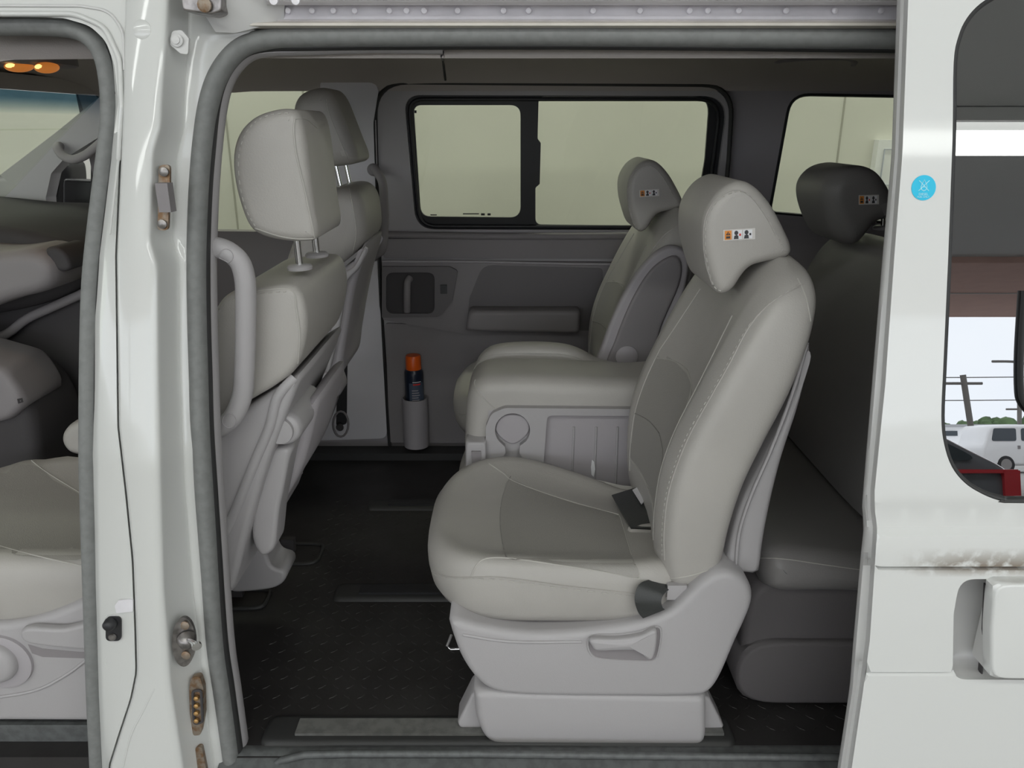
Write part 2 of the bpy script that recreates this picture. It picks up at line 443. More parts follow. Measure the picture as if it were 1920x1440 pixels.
# things mirrored in the door glass
def icosphere_blob(c, r, sc, seed, n=14):
    rnd = random.Random(seed); mb = MB()
    for k in range(n):
        bm = bmesh.new(); bmesh.ops.create_icosphere(bm, subdivisions=2, radius=r*rnd.uniform(.35, .7))
        d = Vector((rnd.uniform(-1, 1)*sc[0], rnd.uniform(-1, 1)*sc[1], rnd.uniform(-.6, 1)*sc[2]))
        bm.verts.ensure_lookup_table()
        v = [v.co*(1+rnd.uniform(-.12, .12)) + d + Vector(c) for v in bm.verts]; f = [[a.index for a in q.verts] for q in bm.faces]; bm.free(); mb.add(v, f)
    return mb
for i, (x, y, h, s) in enumerate([(49, -95, 2.6, 3.2), (53.5, -99, 3.0, 3.6), (58, -95, 3.6, 3.8), (62.5, -99, 3.2, 3.4), (67, -95, 3.8, 3.8), (71.5, -99, 3.4, 3.6)]):
    t = thing('tree', ['lowest leftmost tree of the tree line mirrored in the door glass', 'second tree from the left in the mirrored tree line', 'tall rounded tree just right of the leaning pole, mirrored in glass',
              'fourth tree from the left in the mirrored tree line', 'tallest tree in the mirrored tree line, above the warehouse', 'rightmost tree of the mirrored tree line'][i], 'tree', (x, y, 0), 'trees along the horizon')
    icosphere_blob((x, y, h*.65), s*.5, (s*.7, s*.3, h*.28), i, 18).build('crown', 'tree', t)
    tube('trunk', [(x, y, 0), (x, y, h*.6)], .3, 'pole', t, n=8, up=(1, 0, 0))
def pole(x, y, h, label, lean=0.0, arm=True):
    t = thing('utility_pole', label, 'pole', (x, y, 0)); top = Vector((x+lean, y, h))
    tube('post', [(x, y, 0), top], .17, 'pole', t, n=8, up=(1, 0, 0))
    if arm: tube('crossarm', [top + Vector((-1.1, 0, -.5)), top + Vector((1.1, 0, -.5))], .09, 'pole', t, n=6, up=(0, 0, 1))
    return top
a = pole(26.9, -44, 5.0, 'leaning dark utility pole with a crossarm in the door glass reflection', -.55)
b = pole(41.2, -62, 4.2, 'small distant pole to the right of the leaning one', .2)
for k, z in enumerate((4.95, 3.6)):
    o = tube('power_line', catmull([(6, -44.25, z), (27, -44.25, z-.08), (48, -44.25, z+.25)], 6), .03, 'pole', None, n=5, up=(0, 0, 1))
    tag(o, ['upper power line strung across the pole crossarm', 'lower thin power line below the crossarm'][k], 'cable')
t = thing('street_lamp', 'street lamp with a long curved arm in the door glass reflection', 'street lamp', (25.2, -36, 0))
tube('post', [(25.2, -36, 0), (25.2, -36, 4.7)], .08, 'pole', t, n=8, up=(1, 0, 0)); tube('lamp_arm', catmull([(25.2, -36, 4.7), (24.3, -36, 4.95), (23.1, -36, 4.98)], 5), .06, 'pole', t, n=6)
t = thing('warehouse', 'low pale building with small dark windows behind the white car', 'building', (50, -74, 0))
mk('wall', *g_box((50, -74, 1.2), (26, 8, 2.4)), 'car_white', t, smooth=False); mk('roof', *g_box((50, -74, 2.5), (27, 8.6, .25)), 'roof_grey', t, smooth=False)
for k in range(6): mk('window', *g_box((40+4.0*k, -69.95, 1.8), (1.6, .08, .45)), 'car_glass', t, smooth=False)

def car(name, label, x, y, L, H, W, prof, body, wheels, win, rail=False, rot=0):
    t = thing(name, label, 'car', (x, y, 0))
    pr = [Vector((x + a*L, H*b)) for a, b in prof]
    v, f = g_slab(pr, y-W/2, y+W/2, r=.12, flat=True, px=False, smooth=False, corner=.12, n=110)
    mk('body', v, f, body, t)
    for wx in wheels:
        for s in (-1, 1):
            wh = lathe('wheel', (x+wx*L, y+s*(W/2-.10), .33), (0, 1, 0), [(.1, -.11), (.30, -.11), (.34, -.07), (.34, .07), (.30, .11), (.1, .11)], 'tyre', t)
            lathe('hubcap', (x+wx*L, y+s*(W/2+.005), .33), (0, 1, 0), [(.2, -.02), (.2, .02)], 'steel', wh, n=16)
    for poly in win:
        for s in (-1, 1):
            q = rounded([(x+a*L, H*b) for a, b in poly], .08, 4)
            sheet('side_window', [(p[0], p[1]) for p in q], lambda z: y + s*(W/2+.004), 'car_glass', t, px=False, thick=.01, grid=None)
    return t
SUV = [(0, .2), (0, .55), (.02, .62), (.06, .97), (.2, 1), (.52, .99), (.66, .67), (.95, .6), (1, .5), (1, .2), (.9, .16), (.1, .16)]
suv = car('parked_car', 'white boxy off-road car parked across the yard, mirrored in the glass', 17.1, -28, 4.5, 1.78, 1.75, SUV, 'car_white', (.18, .8),
    [[(.07, .66), (.09, .92), (.27, .92), (.27, .66)], [(.31, .66), (.31, .92), (.50, .92), (.58, .68)]])
for s in (1,):
    mk('door_mirror', *g_box((17.1+.56*4.5, -28+.95, 1.12), (.22, .2, .2)), 'plastic_black', suv, smooth=False)
    mk('fuel_cap', *g_box((17.1+.29*4.5, -28+.88, .95), (.1, .02, .12)), 'plastic_mid', suv, smooth=False)
car('parked_hatchback', 'pale hatchback parked left of the white off-road car', 13.4, -28, 3.3, 1.45, 1.6, SUV, 'car_white', (.2, .8), [[(.1, .66), (.12, .9), (.45, .9), (.55, .68)]])
def grey_car():
    cx, y0, L = 4.58, -7.3, 4.3
    t = thing('grey_car', 'dark grey car seen from behind, red tail light bar, mirrored in the door glass', 'car', (cx, y0, 0))
    hw = [(-.84, .22), (-.90, .55), (-.88, .86), (-.80, .98), (-.52, 1.34), (-.20, 1.38), (.02, 1.33), (.40, 1.13), (.76, .95), (.87, .86), (.90, .55), (.84, .22)]
    v, f = g_slab([Vector((cx+a, b)) for a, b in hw], y0-L, y0, r=.22, flat=True, px=False, smooth=False, corner=.05, n=110); mk('body', v, f, 'car_grey', t)
    q = rounded([(cx+a, b) for a, b in [(-.68, 1.0), (-.46, 1.26), (-.08, 1.27), (.46, 1.0)]], .05, 4)
    sheet('rear_window', q, lambda z: y0+.004, 'car_glass', t, px=False, thick=.01, grid=None)
    tl = mk('tail_light', *g_box((cx, y0+.012, .885), (1.66, .04, .04)), 'tail_red', t, smooth=False)
    for s in (-1, 1):
        mk('lamp_cluster', *g_box((cx+s*.76, y0-.01, .76), (.17, .10, .27)), 'tail_red', tl, smooth=False)
        for yy in (-.8, -3.4): lathe('wheel', (cx+s*.80, y0+yy, .31), (1, 0, 0), [(.1, -.11), (.31, -.1), (.31, .1), (.1, .11)], 'tyre', t)
    mk('rear_bumper', *g_box((cx, y0-.02, .42), (1.72, .14, .26)), 'car_grey', t, smooth=False)
grey_car()

# ================================================================== VAN SHELL
FZ = .5
# ---- floor
fl = struct(mk('floor', *g_box((.2, .79, FZ-.03), (4.4, 1.42, .06)), 'floor_mat', smooth=False))
def diamond_tread():
    mb = MB()
    i = 0
    for iy in range(34):
        for ix in range(44):
            x = -.56 + ix*.030; y = .155 + iy*.030
            if x > .75: continue
            a = math.radians(40 if (ix+iy) % 2 else -40); d = Vector((math.cos(a), math.sin(a), 0))*.010; nn = Vector((-d.y, d.x, 0))*.22
            c = Vector((x, y, FZ)); t = Vector((0, 0, .0010))
            mb.add([c-d, c+nn, c+d, c-nn, c-d*.7+t, c+nn*.5+t, c+d*.7+t, c-nn*.5+t], [[0, 1, 5, 4], [1, 2, 6, 5], [2, 3, 7, 6], [3, 0, 4, 7], [4, 5, 6, 7]])
    return mb
diamond_tread().build('tread_pattern', 'tread', fl, smooth=False)
def rail(name, x0, x1, y0, y1, parent, metal='rail_metal', cap=True, z=0.0):
    """seat rail cover let into the floor: raised frame, metal strip, rounded end"""
    q = rounded([(x0, y0), (x1, y0), (x1, y1), (x0, y1)], .02, 5); n = len(q); c = Vector(((x0+x1)/2, (y0+y1)/2))
    rings = []
    for s, h in ((0, 0), (.004, .008), (.012, .010)):
        r = [Vector((p.x + math.copysign(min(s, abs(p.x-c.x)), c.x-p.x), p.y + math.copysign(min(s, abs(p.y-c.y)), c.y-p.y), FZ+h+z)) for p in q]; rings.append(r)
    o = mk(name, *g_rings(rings), 'rubber_black', parent)
    mk('rail_strip', *g_box(((x0+.045+x1)/2, (y0+y1)/2, FZ+.0125+z), (x1-x0-.09, (y1-y0)*.52, .006)), metal, o, smooth=False)
    return o
rail('seat_rail', -.495, .44, .105, .185, fl)
rail('seat_rail', -.46, .40, .59, .665, fl, 'plastic_black')
rail('seat_rail', -.46, .40, 1.08, 1.145, fl, 'plastic_black')
rail('seat_rail', .60, 1.3, .30, .37, fl, 'plastic_black')
# far floor ridges at the foot of the far pillar
mk('floor_ridge', *g_box((-.30, 1.50, FZ+.012), (1.1, .07, .03)), 'rubber_black', fl, smooth=False)
# dark moulded pockets in the mat where the front seat feet stand
for c, sx, sy in (((-.70, .60), .075, .042), ((-.625, .82), .085, .055)):
    q = superellipse(c[0], c[1], sx, sy, 5, 32)
    pk = tube('foot_pocket', [Vector((x, y, FZ+.002)) for x, y in q], .006, 'rubber_black', fl, n=8, up=(0, 0, 1), closed=True)
    mk('latch_hook', *g_box((c[0]-.01, c[1]+.02, FZ+.02), (.035, .02, .04)), 'plastic_dark', pk, smooth=False)

# ---- sill step
st = struct_root('trim_1', (0, .05, FZ))
v = []; prof = [(.11, .000), (.098, .004), (.085, .002), (.075, -.006), (.055, -.012), (.04, -.02), (.03, -.05), (.02, -.075), (-.01, -.085), (-.05, -.09), (-.06, -.11), (-.06, -.3)]
xs = [-.56, .75]
V = [Vector((x, y, FZ+z)) for x in xs for y, z in prof]; n = len(prof)
mk('step_tread', V, [[i, i+1, n+i+1, n+i] for i in range(n-1)], 'sill_plastic', st, sharp=70)
tube('step_lip', [P(455, 1452, .085), P(500, 1440, .08), P(530, 1425, .075), P(570, 1415, .073), P(640, 1413, .072), P(900, 1413, .072), P(1300, 1418, .072), P(1600, 1420, .072)], .007, 'sill_plastic', st, n=10)

# ---- headliner
ce = struct_root('ceiling', (0, .8, 1.85))
prof = [(.245, 1.752), (.252, 1.775), (.28, 1.805), (.36, 1.832), (.55, 1.852), (.9, 1.856), (1.15, 1.846), (1.30, 1.830), (1.375, 1.810), (1.415, 1.785), (1.435, 1.765), (1.442, 1.750)]
prof = [(p.x, p.y) for p in catmull([(a, b, 0) for a, b in prof], 3)]
XS = [-1.27, -1.2, -1.0, -.8, -.55, -.2, .2, .6, 1.0, 1.5, 2.0]
def zx(x): return -.075*max(0, (-x-.75)/.5)**1.6 if x < -.75 else 0
V = [Vector((x, y, z+zx(x)*(1 if y < 1.36 else .6))) for x in XS for y, z in prof]; n = len(prof)
mk('headliner', V, [[a*n+i, a*n+i+1, (a+1)*n+i+1, (a+1)*n+i] for a in range(len(XS)-1) for i in range(n-1)], 'headliner', ce)
_t = bvh([o for o in ce.children if o.name.startswith('headliner')][0])
seam('headliner_seam', _t, [(828, 96), (832, 125), (835, 150)], .0035, 'plastic_black', ce)
# outer roof skin keeps the light out
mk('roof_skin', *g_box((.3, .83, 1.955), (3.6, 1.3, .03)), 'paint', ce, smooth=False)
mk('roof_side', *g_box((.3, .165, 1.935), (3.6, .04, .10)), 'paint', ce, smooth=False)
# ---- far side wall with window openings
FW = rounded([(330, 130), (600, 138), (607, 150), (607, 434), (330, 440)], [5, 22, 10, 14, 5], 5)
SW1 = rounded([(775, 197), (976, 197), (976, 408), (789, 406)], [14, 20, 20, 20], 6)
SW2 = rounded([(1010, 180), (1331, 181), (1322, 300), (1300, 425), (1004, 421), (1004, 352), (1012, 345), (1014, 268), (1008, 260)], [14, 30, 200, 16, 12, 6, 3, 3, 5], 6)
QW = rounded([(1483, 177), (1760, 182), (1760, 425), (1443, 398)], [42, 10, 10, 12], 6)
tri_w = [(-60, 445), (20, 418), (44, 394), (50, 396), (52, 426), (10, 470)]
def rect_xz(x0, z0, x1, z1): return [(x0, z0), (x1, z0), (x1, z1), (x0, z1)]
def px2xz(lp, fy, off): return [(q.x, q.z) for q in (on(a, b, fy, off) for a, b in lp)]
yb2 = lambda z: yfar(z)
hole_door = px2xz(rounded([(765, 185), (1340, 185), (1322, 425), (790, 425)], 20), yb2, .03)
wr = struct(panel('wall_right', [(-1.36, .45), (2.1, .45), (2.1, 1.79), (-1.36, 1.79)],
    [px2xz(FW, yb2, .03), hole_door, px2xz(QW, yb2, .03)], yb2, 'plastic_far', None, thick=.03, grid=.09, off=.03, px=False))
panel('outer_skin', [(-1.36, .4), (2.1, .4), (2.1, 1.95), (-1.36, 1.95)], [px2xz(FW, yb2, .08), px2xz(rrect(758, 178, 1345, 432, 20), yb2, .08), px2xz(QW, yb2, .08)], yb2, 'paint', wr, thick=.02, grid=.1, off=.08, px=False)
def wglass(name, lp, gm, off, parent=None):
    o = sheet(name, lp, yfar, gm, parent, off=off, thick=.004); 
    if parent is None: struct(o)
    return o
wglass('window_1', FW, 'glass_far', .05)
wglass('window_2', QW, 'glass_far', .05)
seal = MB(); seal.add(*g_tube([on(a, b, yfar, .03) for a, b in FW], .006, 6, closed=True)); seal.build('window_seal', 'plastic_black', bpy.data.objects['window_1'])
mk('window_seal', *g_tube([on(a, b, yfar, .03) for a, b in QW], .005, 6, closed=True), 'plastic_black', bpy.data.objects['window_2'])
# front door waist trim on far side
slabs = []
panel('door_trim', rounded([(300, 432), (600, 436), (640, 470), (640, 700), (300, 700)], 8), [], yfar, 'plastic_mid', wr, off=-.02, thick=.05)
# far centre pillar trim, lighter and proud of the wall
panel('pillar_trim', rounded([(600, 152), (712, 155), (700, 230), (706, 420), (716, 640), (726, 822), (588, 826), (600, 640), (612, 430)], [8, 20, 50, 50, 50, 14, 14, 60, 30]), [], yfar, 'pillar_trim', wr, off=-.015, thick=.045)
panel('belt_slot', rounded([(642, 610), (652, 612), (650, 795), (630, 800), (632, 720)], 6), [], yfar, 'plastic_black', wr, off=-.018, thick=.01)
lathe('belt_anchor', on(638, 800, yfar, -.03), (0, -1, 0), [(.012, 0), (.014, .008), (.010, .014), (0, .015)], 'plastic_dark', wr)
tube('anchor_rim', [on(625 + 26*math.cos(a)*.55 + 14, 795 + 34*math.sin(a)*.7, yfar, -.02) for a in [i*math.pi/8 for i in range(16)]], .004, 'plastic_mid', wr, closed=True)

# ---- far sliding door
d1 = struct_root('door_1', (.15, 1.5, FZ))
DO = rounded([(705, 158), (1366, 162), (1375, 470), (1385, 835), (731, 830), (716, 600), (708, 400)], [48, 60, 30, 8, 8, 200, 200], 8)
WO = rounded([(757, 178), (1367, 180), (1332, 432), (780, 430)], [30, 45, 30, 40], 8)
panel('door_panel', DO, [WO], yfar, 'plastic', d1, off=0.0, thick=.04, grid=.07)
FR = rounded([(755, 177), (1372, 180), (1334, 434), (778, 432)], [30, 45, 30, 40], 8)
panel('window_frame', FR, [SW1, SW2], yfar, 'plastic_black', d1, off=.018, thick=.012)
mk('frame_bead', *g_tube([on(a, b, yfar, .012) for a, b in rounded([(766, 186), (1352, 186), (1322, 426), (786, 424)], [26, 40, 26, 36], 8)], .006, 8, closed=True), 'plastic_black', d1)
wglass('window_glass', SW1, 'glass_far', .026, d1); wglass('window_glass', SW2, 'glass_far', .030, d1)
gm = [o for o in d1.children if o.name.startswith('window_glass')][0]
for x0, y0, x1, y1 in ((777, 207, 781, 212), (807, 402, 819, 404), (868, 400, 898, 402), (902, 400, 909, 404), (914, 400, 920, 404)):
    sheet('etched_mark', [(x0, y0), (x1, y0), (x1, y1), (x0, y1)], yfar, 'plastic_dark', gm, off=.024, thick=.001, grid=None)
# surrounding gap / rubber
tube('door_gap', [on(a, b, yfar, -.002) for a, b in rounded([(731, 835), (716, 600), (708, 400), (702, 155), (1374, 160), (1366, 300), (1350, 470)], [1, 100, 100, 62, 55, 60, 1], 8)],
     [(.008, .008)]*1 and (.007, .012), 'rubber_black', d1, n=8)
tube('chrome_strip', [on(704, 225, yfar, -.012), on(707, 320, yfar, -.012)], .002, 'plastic_far', d1, n=6)
# belt-line moulding
tube('waist_moulding', [on(a, b, yfar, -.008) for a, b in [(722, 440), (900, 443), (1100, 443), (1340, 440)]], (.012, .012), 'plastic_mid', d1, n=10)
panel('upper_trim', rounded([(722, 448), (1345, 448), (1340, 486), (718, 484)], 6), [], yfar, 'plastic_mid', d1, off=-.012, thick=.02)
panel('lower_trim', rounded([(716, 490), (1340, 494), (1340, 632), (870, 626), (718, 600)], [4, 4, 4, 30, 4]), [], yfar, 'plastic_mid', d1, off=-.03, thick=.03)
tube('ledge', [on(a, b, yfar, -.032) for a, b in [(716, 490), (900, 491), (1130, 496), (1340, 497)]], .004, 'plastic_far', d1, n=8)
bz = panel('handle_bezel', rounded([(716, 500), (843, 500), (858, 508), (848, 565), (826, 594), (716, 596)], [2, 14, 6, 14, 20, 2]), [rrect(724, 511, 815, 588, 14)], yfar, 'bezel', d1, off=-.046, thick=.02)
panel('handle_recess', rrect(722, 509, 817, 590, 14), [], yfar, 'plastic_dark', bz, off=-.034, thick=.01)
tube('door_pull', catmull([on(769, 521, yfar, -.04), on(764, 530, yfar, -.056), on(763, 555, yfar, -.062), on(763, 584, yfar, -.04)], 5), (.012, .010), 'plastic_mid', bz, n=12)
mk('lock_slider', *g_box(on(832, 542, yfar, -.048), (.022, .012, .03)), 'plastic_black', bz, smooth=False)
panel('armrest_recess', rounded([(905, 497), (1130, 503), (1135, 620), (875, 618), (880, 560)], [30, 8, 8, 10, 40], 8), [], yfar, 'bezel', d1, off=-.034, thick=.006)
slab('armrest_shelf', [(880, 582), (1088, 582), (1086, 624), (872, 620)], 1.44, 1.54, 'plastic_mid', d1, r=.014, smooth=False, corner=8, ref=1.45)
panel('lower_panel', rounded([(722, 606), (1340, 632), (1340, 835), (731, 830)], 6), [], yfar, 'plastic_mid', d1, off=-.010, thick=.02)
# bottle pocket
pc = on(778, 782, yfar, -.055)
lathe('bottle_pocket', (pc.x, pc.y+.018, .54), (0, 0, 1), [(.045, 0), (.046, .10), (.046, .185), (.042, .185), (.041, .115), (0, .112)], 'plastic_far', d1)
can_z = .653
t = thing('spray_can', 'small dark blue spray can with orange cap in the far door pocket', 'spray can', (pc.x, pc.y+.018, can_z))
r = .0335
lathe('can_body', (pc.x, pc.y+.018, can_z), (0, 0, 1), [(r*.9, 0), (r, .004), (r, .165), (r*.96, .172), (r*.75, .182), (r*.7, .186)], 'navy', t)
lathe('cap', (pc.x, pc.y+.018, can_z+.178), (0, 0, 1), [(r*.80, 0), (r*.82, .006), (r*.80, .046), (r*.72, .052), (0, .053)], 'orange', t)
def wrap(name, a0, a1, z0, z1, m, parent, rr=r+.0006):
    V = []; n = 14
    for k in range(n+1):
        a = math.radians(a0 + (a1-a0)*k/n)
        for z in (z0, z1): V.append(Vector((pc.x + rr*math.sin(a), pc.y+.018 - rr*math.cos(a), can_z+z)))
    return mk(name, V, [[2*k, 2*k+2, 2*k+3, 2*k+1] for k in range(n)], m, parent)
lb = wrap('label', -25, 75, .055, .135, 'label_blue', t)
wrap('stripe', 0, 45, .128, .133, 'red', lb, r+.0014); wrap('stripe', -2, 50, .138, .1405, 'white', lb, r+.0014)
for k in range(6): wrap('text_line', -8, 40-5*(k % 3), .062+.009*k, .065+.009*k, 'plastic_far', lb, r+.0014)
wrap('base_band', -60, 75, .040, .046, 'white', t)

# grab handle on the far pillar
t = thing('grab_handle', 'dark grey upright grab handle on the far centre pillar', 'grab handle', on(700, 380, yfar, -.03))
tube('handle_bar', catmull([on(a, b, yfar, o) for a, b, o in [(700, 316, -.02), (706, 322, -.05), (717, 342, -.075), (720, 380, -.08), (720, 440, -.08), (716, 468, -.07), (704, 478, -.04), (700, 480, -.02)]], 6), .014, 'plastic_mid', t, n=14)
for p in ((701, 318), (702, 478)): lathe('mount', on(p[0], p[1], yfar, -.012), (0, -1, 0), [(.02, 0), (.02, .012), (.014, .02), (0, .02)], 'plastic_mid', t, n=16)
# overhead handle
t = thing('grab_handle', 'grey folded ceiling grab handle above the rear side window', 'grab handle', P(1540, 108, 1.36))
tube('handle_bar', catmull([P(a, b, y) for a, b, y in [(1452, 108, 1.36), (1458, 112, 1.33), (1475, 109, 1.31), (1530, 106, 1.30), (1585, 106, 1.31), (1602, 112, 1.33), (1600, 118, 1.36)]], 6), .011, 'plastic_mid', t, n=12)
for a, b in ((1456, 108), (1598, 110)): lathe('mount', P(a, b, 1.375), (0, -1, -.3), [(.022, 0), (.02, .012), (0, .014)], 'plastic_mid', t, n=14)

# ---- rear and front closures
struct(mk('wall_rear', *g_box((2.08, .8, 1.15), (.06, 1.4, 1.5)), 'plastic_mid', smooth=False))
struct(mk('wall_front', *g_box((-2.0, .8, .75), (.06, 1.5, 1.0)), 'plastic_dark', smooth=False))
# rear part of near side body behind the open door
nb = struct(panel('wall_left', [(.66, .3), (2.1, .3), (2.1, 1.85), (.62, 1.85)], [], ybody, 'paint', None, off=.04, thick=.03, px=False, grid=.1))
panel('rear_glass', rounded([(.80, 1.18), (2.0, 1.18), (2.0, 1.68), (.80, 1.68)], .06), [], ybody, 'plastic_black', nb, off=.034, thick=.004, px=False, grid=None)

# ---- near side centre pillar between the two door openings
bp = struct_root('wall_pillar', (-.5, .03, FZ))
K_fs = [(-80, 210), (40, 214), (100, 216), (150, 220), (200, 222), (300, 214), (480, 192), (600, 184), (800, 181), (920, 181), (1100, 184), (1300, 190), (1440, 197), (1520, 202)]
K_cr = [(-80, 236), (60, 232), (200, 230), (480, 218), (800, 222), (920, 236), (1050, 249), (1180, 254), (1260, 256), (1310, 246), (1370, 226), (1440, 204), (1520, 190)]
K_g1 = [(-80, 322), (100, 312), (200, 305), (240, 303), (290, 289), (400, 284), (450, 284), (500, 297), (700, 299), (900, 303), (1100, 309), (1280, 322), (1440, 346), (1520, 360)]
K_g2 = [(-80, 356), (100, 350), (200, 344), (240, 343), (290, 331), (400, 322), (450, 322), (490, 335), (700, 337), (900, 345), (1110, 362), (1280, 380), (1440, 400), (1520, 410)]
K_sl = [(-80, 470), (55, 468), (75, 462), (85, 450), (100, 432), (125, 408), (160, 390), (200, 376), (250, 366), (330, 357), (480, 352), (700, 357), (900, 366), (1000, 372), (1200, 386), (1440, 418), (1520, 430)]
def body_on(a, b, off): return on(a, b, ybody, off)
ROWS = list(range(-80, 1530, 14))
COLS = [(lambda y: interp(K_fs, y)-16, .050), (lambda y: interp(K_fs, y), .030), (lambda y: interp(K_fs, y)+5, .022), (lambda y: max(interp(K_cr, y)-2.2, interp(K_fs, y)+6), .014), (lambda y: max(interp(K_cr, y)-.8, interp(K_fs, y)+7), .030),
        (lambda y: max(interp(K_cr, y)+.8, interp(K_fs, y)+8), .030), (lambda y: max(interp(K_cr, y)+2.2, interp(K_fs, y)+9), .004), (lambda y: max(interp(K_cr, y)+6, interp(K_fs, y)+13), .0), (lambda y: interp(K_g1, y)-18, -.002), (lambda y: interp(K_g1, y)-7, -.0015), (lambda y: interp(K_g1, y), .004),
        (lambda y: interp(K_g1, y)+4, .014), (lambda y: interp(K_g2, y)-3, .052), (lambda y: interp(K_g2, y)+1, .058), (lambda y: interp(K_g2, y)+6, .056), (lambda y: interp(K_g2, y)+12, .060), (lambda y: max(interp(K_sl, y), interp(K_g2, y)+14), .062), (lambda y: max(interp(K_sl, y), interp(K_g2, y)+14)+26, .085)]
V = [body_on(fx(y), y, o) for y in ROWS for fx, o in COLS]; n = len(COLS)
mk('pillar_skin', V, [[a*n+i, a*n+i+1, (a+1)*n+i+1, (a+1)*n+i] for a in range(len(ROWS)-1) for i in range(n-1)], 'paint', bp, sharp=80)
# pillar inner body gives thickness and closes the cab from the saloon side
ip = [(K, o) for K, o in ((K_fs, .07), (K_sl, .10))]
V = []
for y in ROWS:
    for px, o in ((interp(K_fs, y)-20, .052), (interp(K_fs, y)-18, .085), (interp(K_sl, y)+30, .105), (interp(K_sl, y)+28, .086)): V.append(body_on(px, y, o))
mk('pillar_lining', V, [[a*4+i, a*4+i+1, (a+1)*4+i+1, (a+1)*4+i] for a in range(len(ROWS)-1) for i in range(3)], 'plastic', bp)
# embossed dimples and small fittings on the pillar
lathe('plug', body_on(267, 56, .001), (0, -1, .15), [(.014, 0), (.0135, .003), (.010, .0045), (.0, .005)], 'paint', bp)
pl = sheet('fixing_patch', rounded([(322, 58), (340, 56), (354, 72), (352, 102), (338, 100), (319, 84)], [8, 8, 4, 4, 4, 3]), ybody, 'paint_jamb', bp, off=.012, thick=.006)
lathe('bolt', body_on(332, 76, .010), (0, -1, .1), [(.009, 0), (.009, .002), (.0055, .003), (.0055, .005), (0, .0055)], 'paint_jamb', pl)
cp = sheet('upper_catch', rounded([(297, 309), (318, 309), (318, 348), (315, 432), (295, 432), (297, 350)], [10, 8, 6, 8, 9, 4]), ybody, 'rust_steel', bp, off=.016, thick=.006)
mk('catch_block', *g_box(body_on(311, 370, .006), (.018, .02, .042)), 'plastic_mid', cp, smooth=False)
for a, b in ((308, 322), (305, 420)): lathe('screw', body_on(a, b, .014), (0, -1, 0), [(.007, 0), (.007, .003), (.003, .005), (0, .005)], 'steel', cp, n=12)
# lower striker with pin
sp = body_on(347, 1200, .028)
stk = struct_root('trim_5', sp)
q = [body_on(347+22*math.cos(a), 1200+46*math.sin(a), .020 + .010*math.cos(a)) for a in [i*math.pi/16 for i in range(32)]]
mk('striker_plate', *g_rings([q, [p + Vector((0, -.006, 0)) for p in q]]), 'steel', stk)
lathe('striker_boss', body_on(350, 1198, .014), (.5, -1, -.1), [(.016, 0), (.013, .012), (.006, .018)], 'steel', stk)
tube('striker_pin', [body_on(350, 1198, .008), body_on(368, 1209, -.020)], .0045, 'chrome', stk)
lathe('pin_head', body_on(368, 1209, -.018), (.55, -1, -.25), [(.008, 0), (.008, .005), (0, .0055)], 'chrome', stk, n=16)
for a, b in ((347, 1172), (349, 1228)): lathe('screw', body_on(a, b, .014), (0, -1, 0), [(.008, 0), (.008, .002), (.004, .004), (0, .004)], 'rust_steel', stk, n=14)
# contact block
cb = sheet('contact_block', rounded([(355, 1290), (358, 1272), (374, 1268), (381, 1290), (383, 1340), (376, 1378), (362, 1380), (356, 1340)], 6), ybody, 'rust_steel', bp, off=.030, thick=.012)
for i in range(4): lathe('contact', body_on(369, 1308 + i*14, .028), (0, -1, 0), [(.005, 0), (.0045, .004), (0, .006)], 'brass', cb, n=12)
tube('contact_rim', [body_on(a, b, .027) for a, b in rounded([(361, 1296), (377, 1294), (380, 1354), (364, 1358)], 6, 4)], .0025, 'plastic_dark', cb, n=6, closed=True)
sheet('lower_contact', rounded([(366, 1402), (378, 1400), (388, 1450), (372, 1455)], 5), ybody, 'rust_steel', bp, off=.030, thick=.008)
# cab door switch and its recess
sheet('door_switch', rounded([(196, 1158), (212, 1152), (230, 1158), (230, 1198), (216, 1206), (200, 1202)], 8), ybody, 'paint_jamb', bp, off=.016, thick=.004)
sw_ = sheet('switch_well', rrect(198, 1157, 227, 1202, 9), ybody, 'plastic_black', bp, off=.013, thick=.003)
lathe('switch_button', body_on(208, 1168, .012), (0, -1, 0), [(.011, 0), (.010, .010), (.006, .014), (0, .014)], 'plastic_black', sw_, n=16)
lathe('switch_screw', body_on(211, 1194, .012), (0, -1, 0), [(.007, 0), (.006, .003), (0, .003)], 'steel', sw_, n=12)
sheet('bright_clip', rounded([(222, 1126), (249, 1124), (249, 1147), (218, 1150), (215, 1136)], 3), ybody, 'alu', bp, off=.012, thick=.003)
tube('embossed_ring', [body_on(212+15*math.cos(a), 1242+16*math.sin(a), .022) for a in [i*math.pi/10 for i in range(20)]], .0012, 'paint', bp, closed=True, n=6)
tube('embossed_swage', catmull([body_on(*p) for p in [(290, 1290, .0), (270, 1330, .0), (245, 1380, .0), (228, 1450, .0)]], 6), .002, 'paint', bp, n=6)

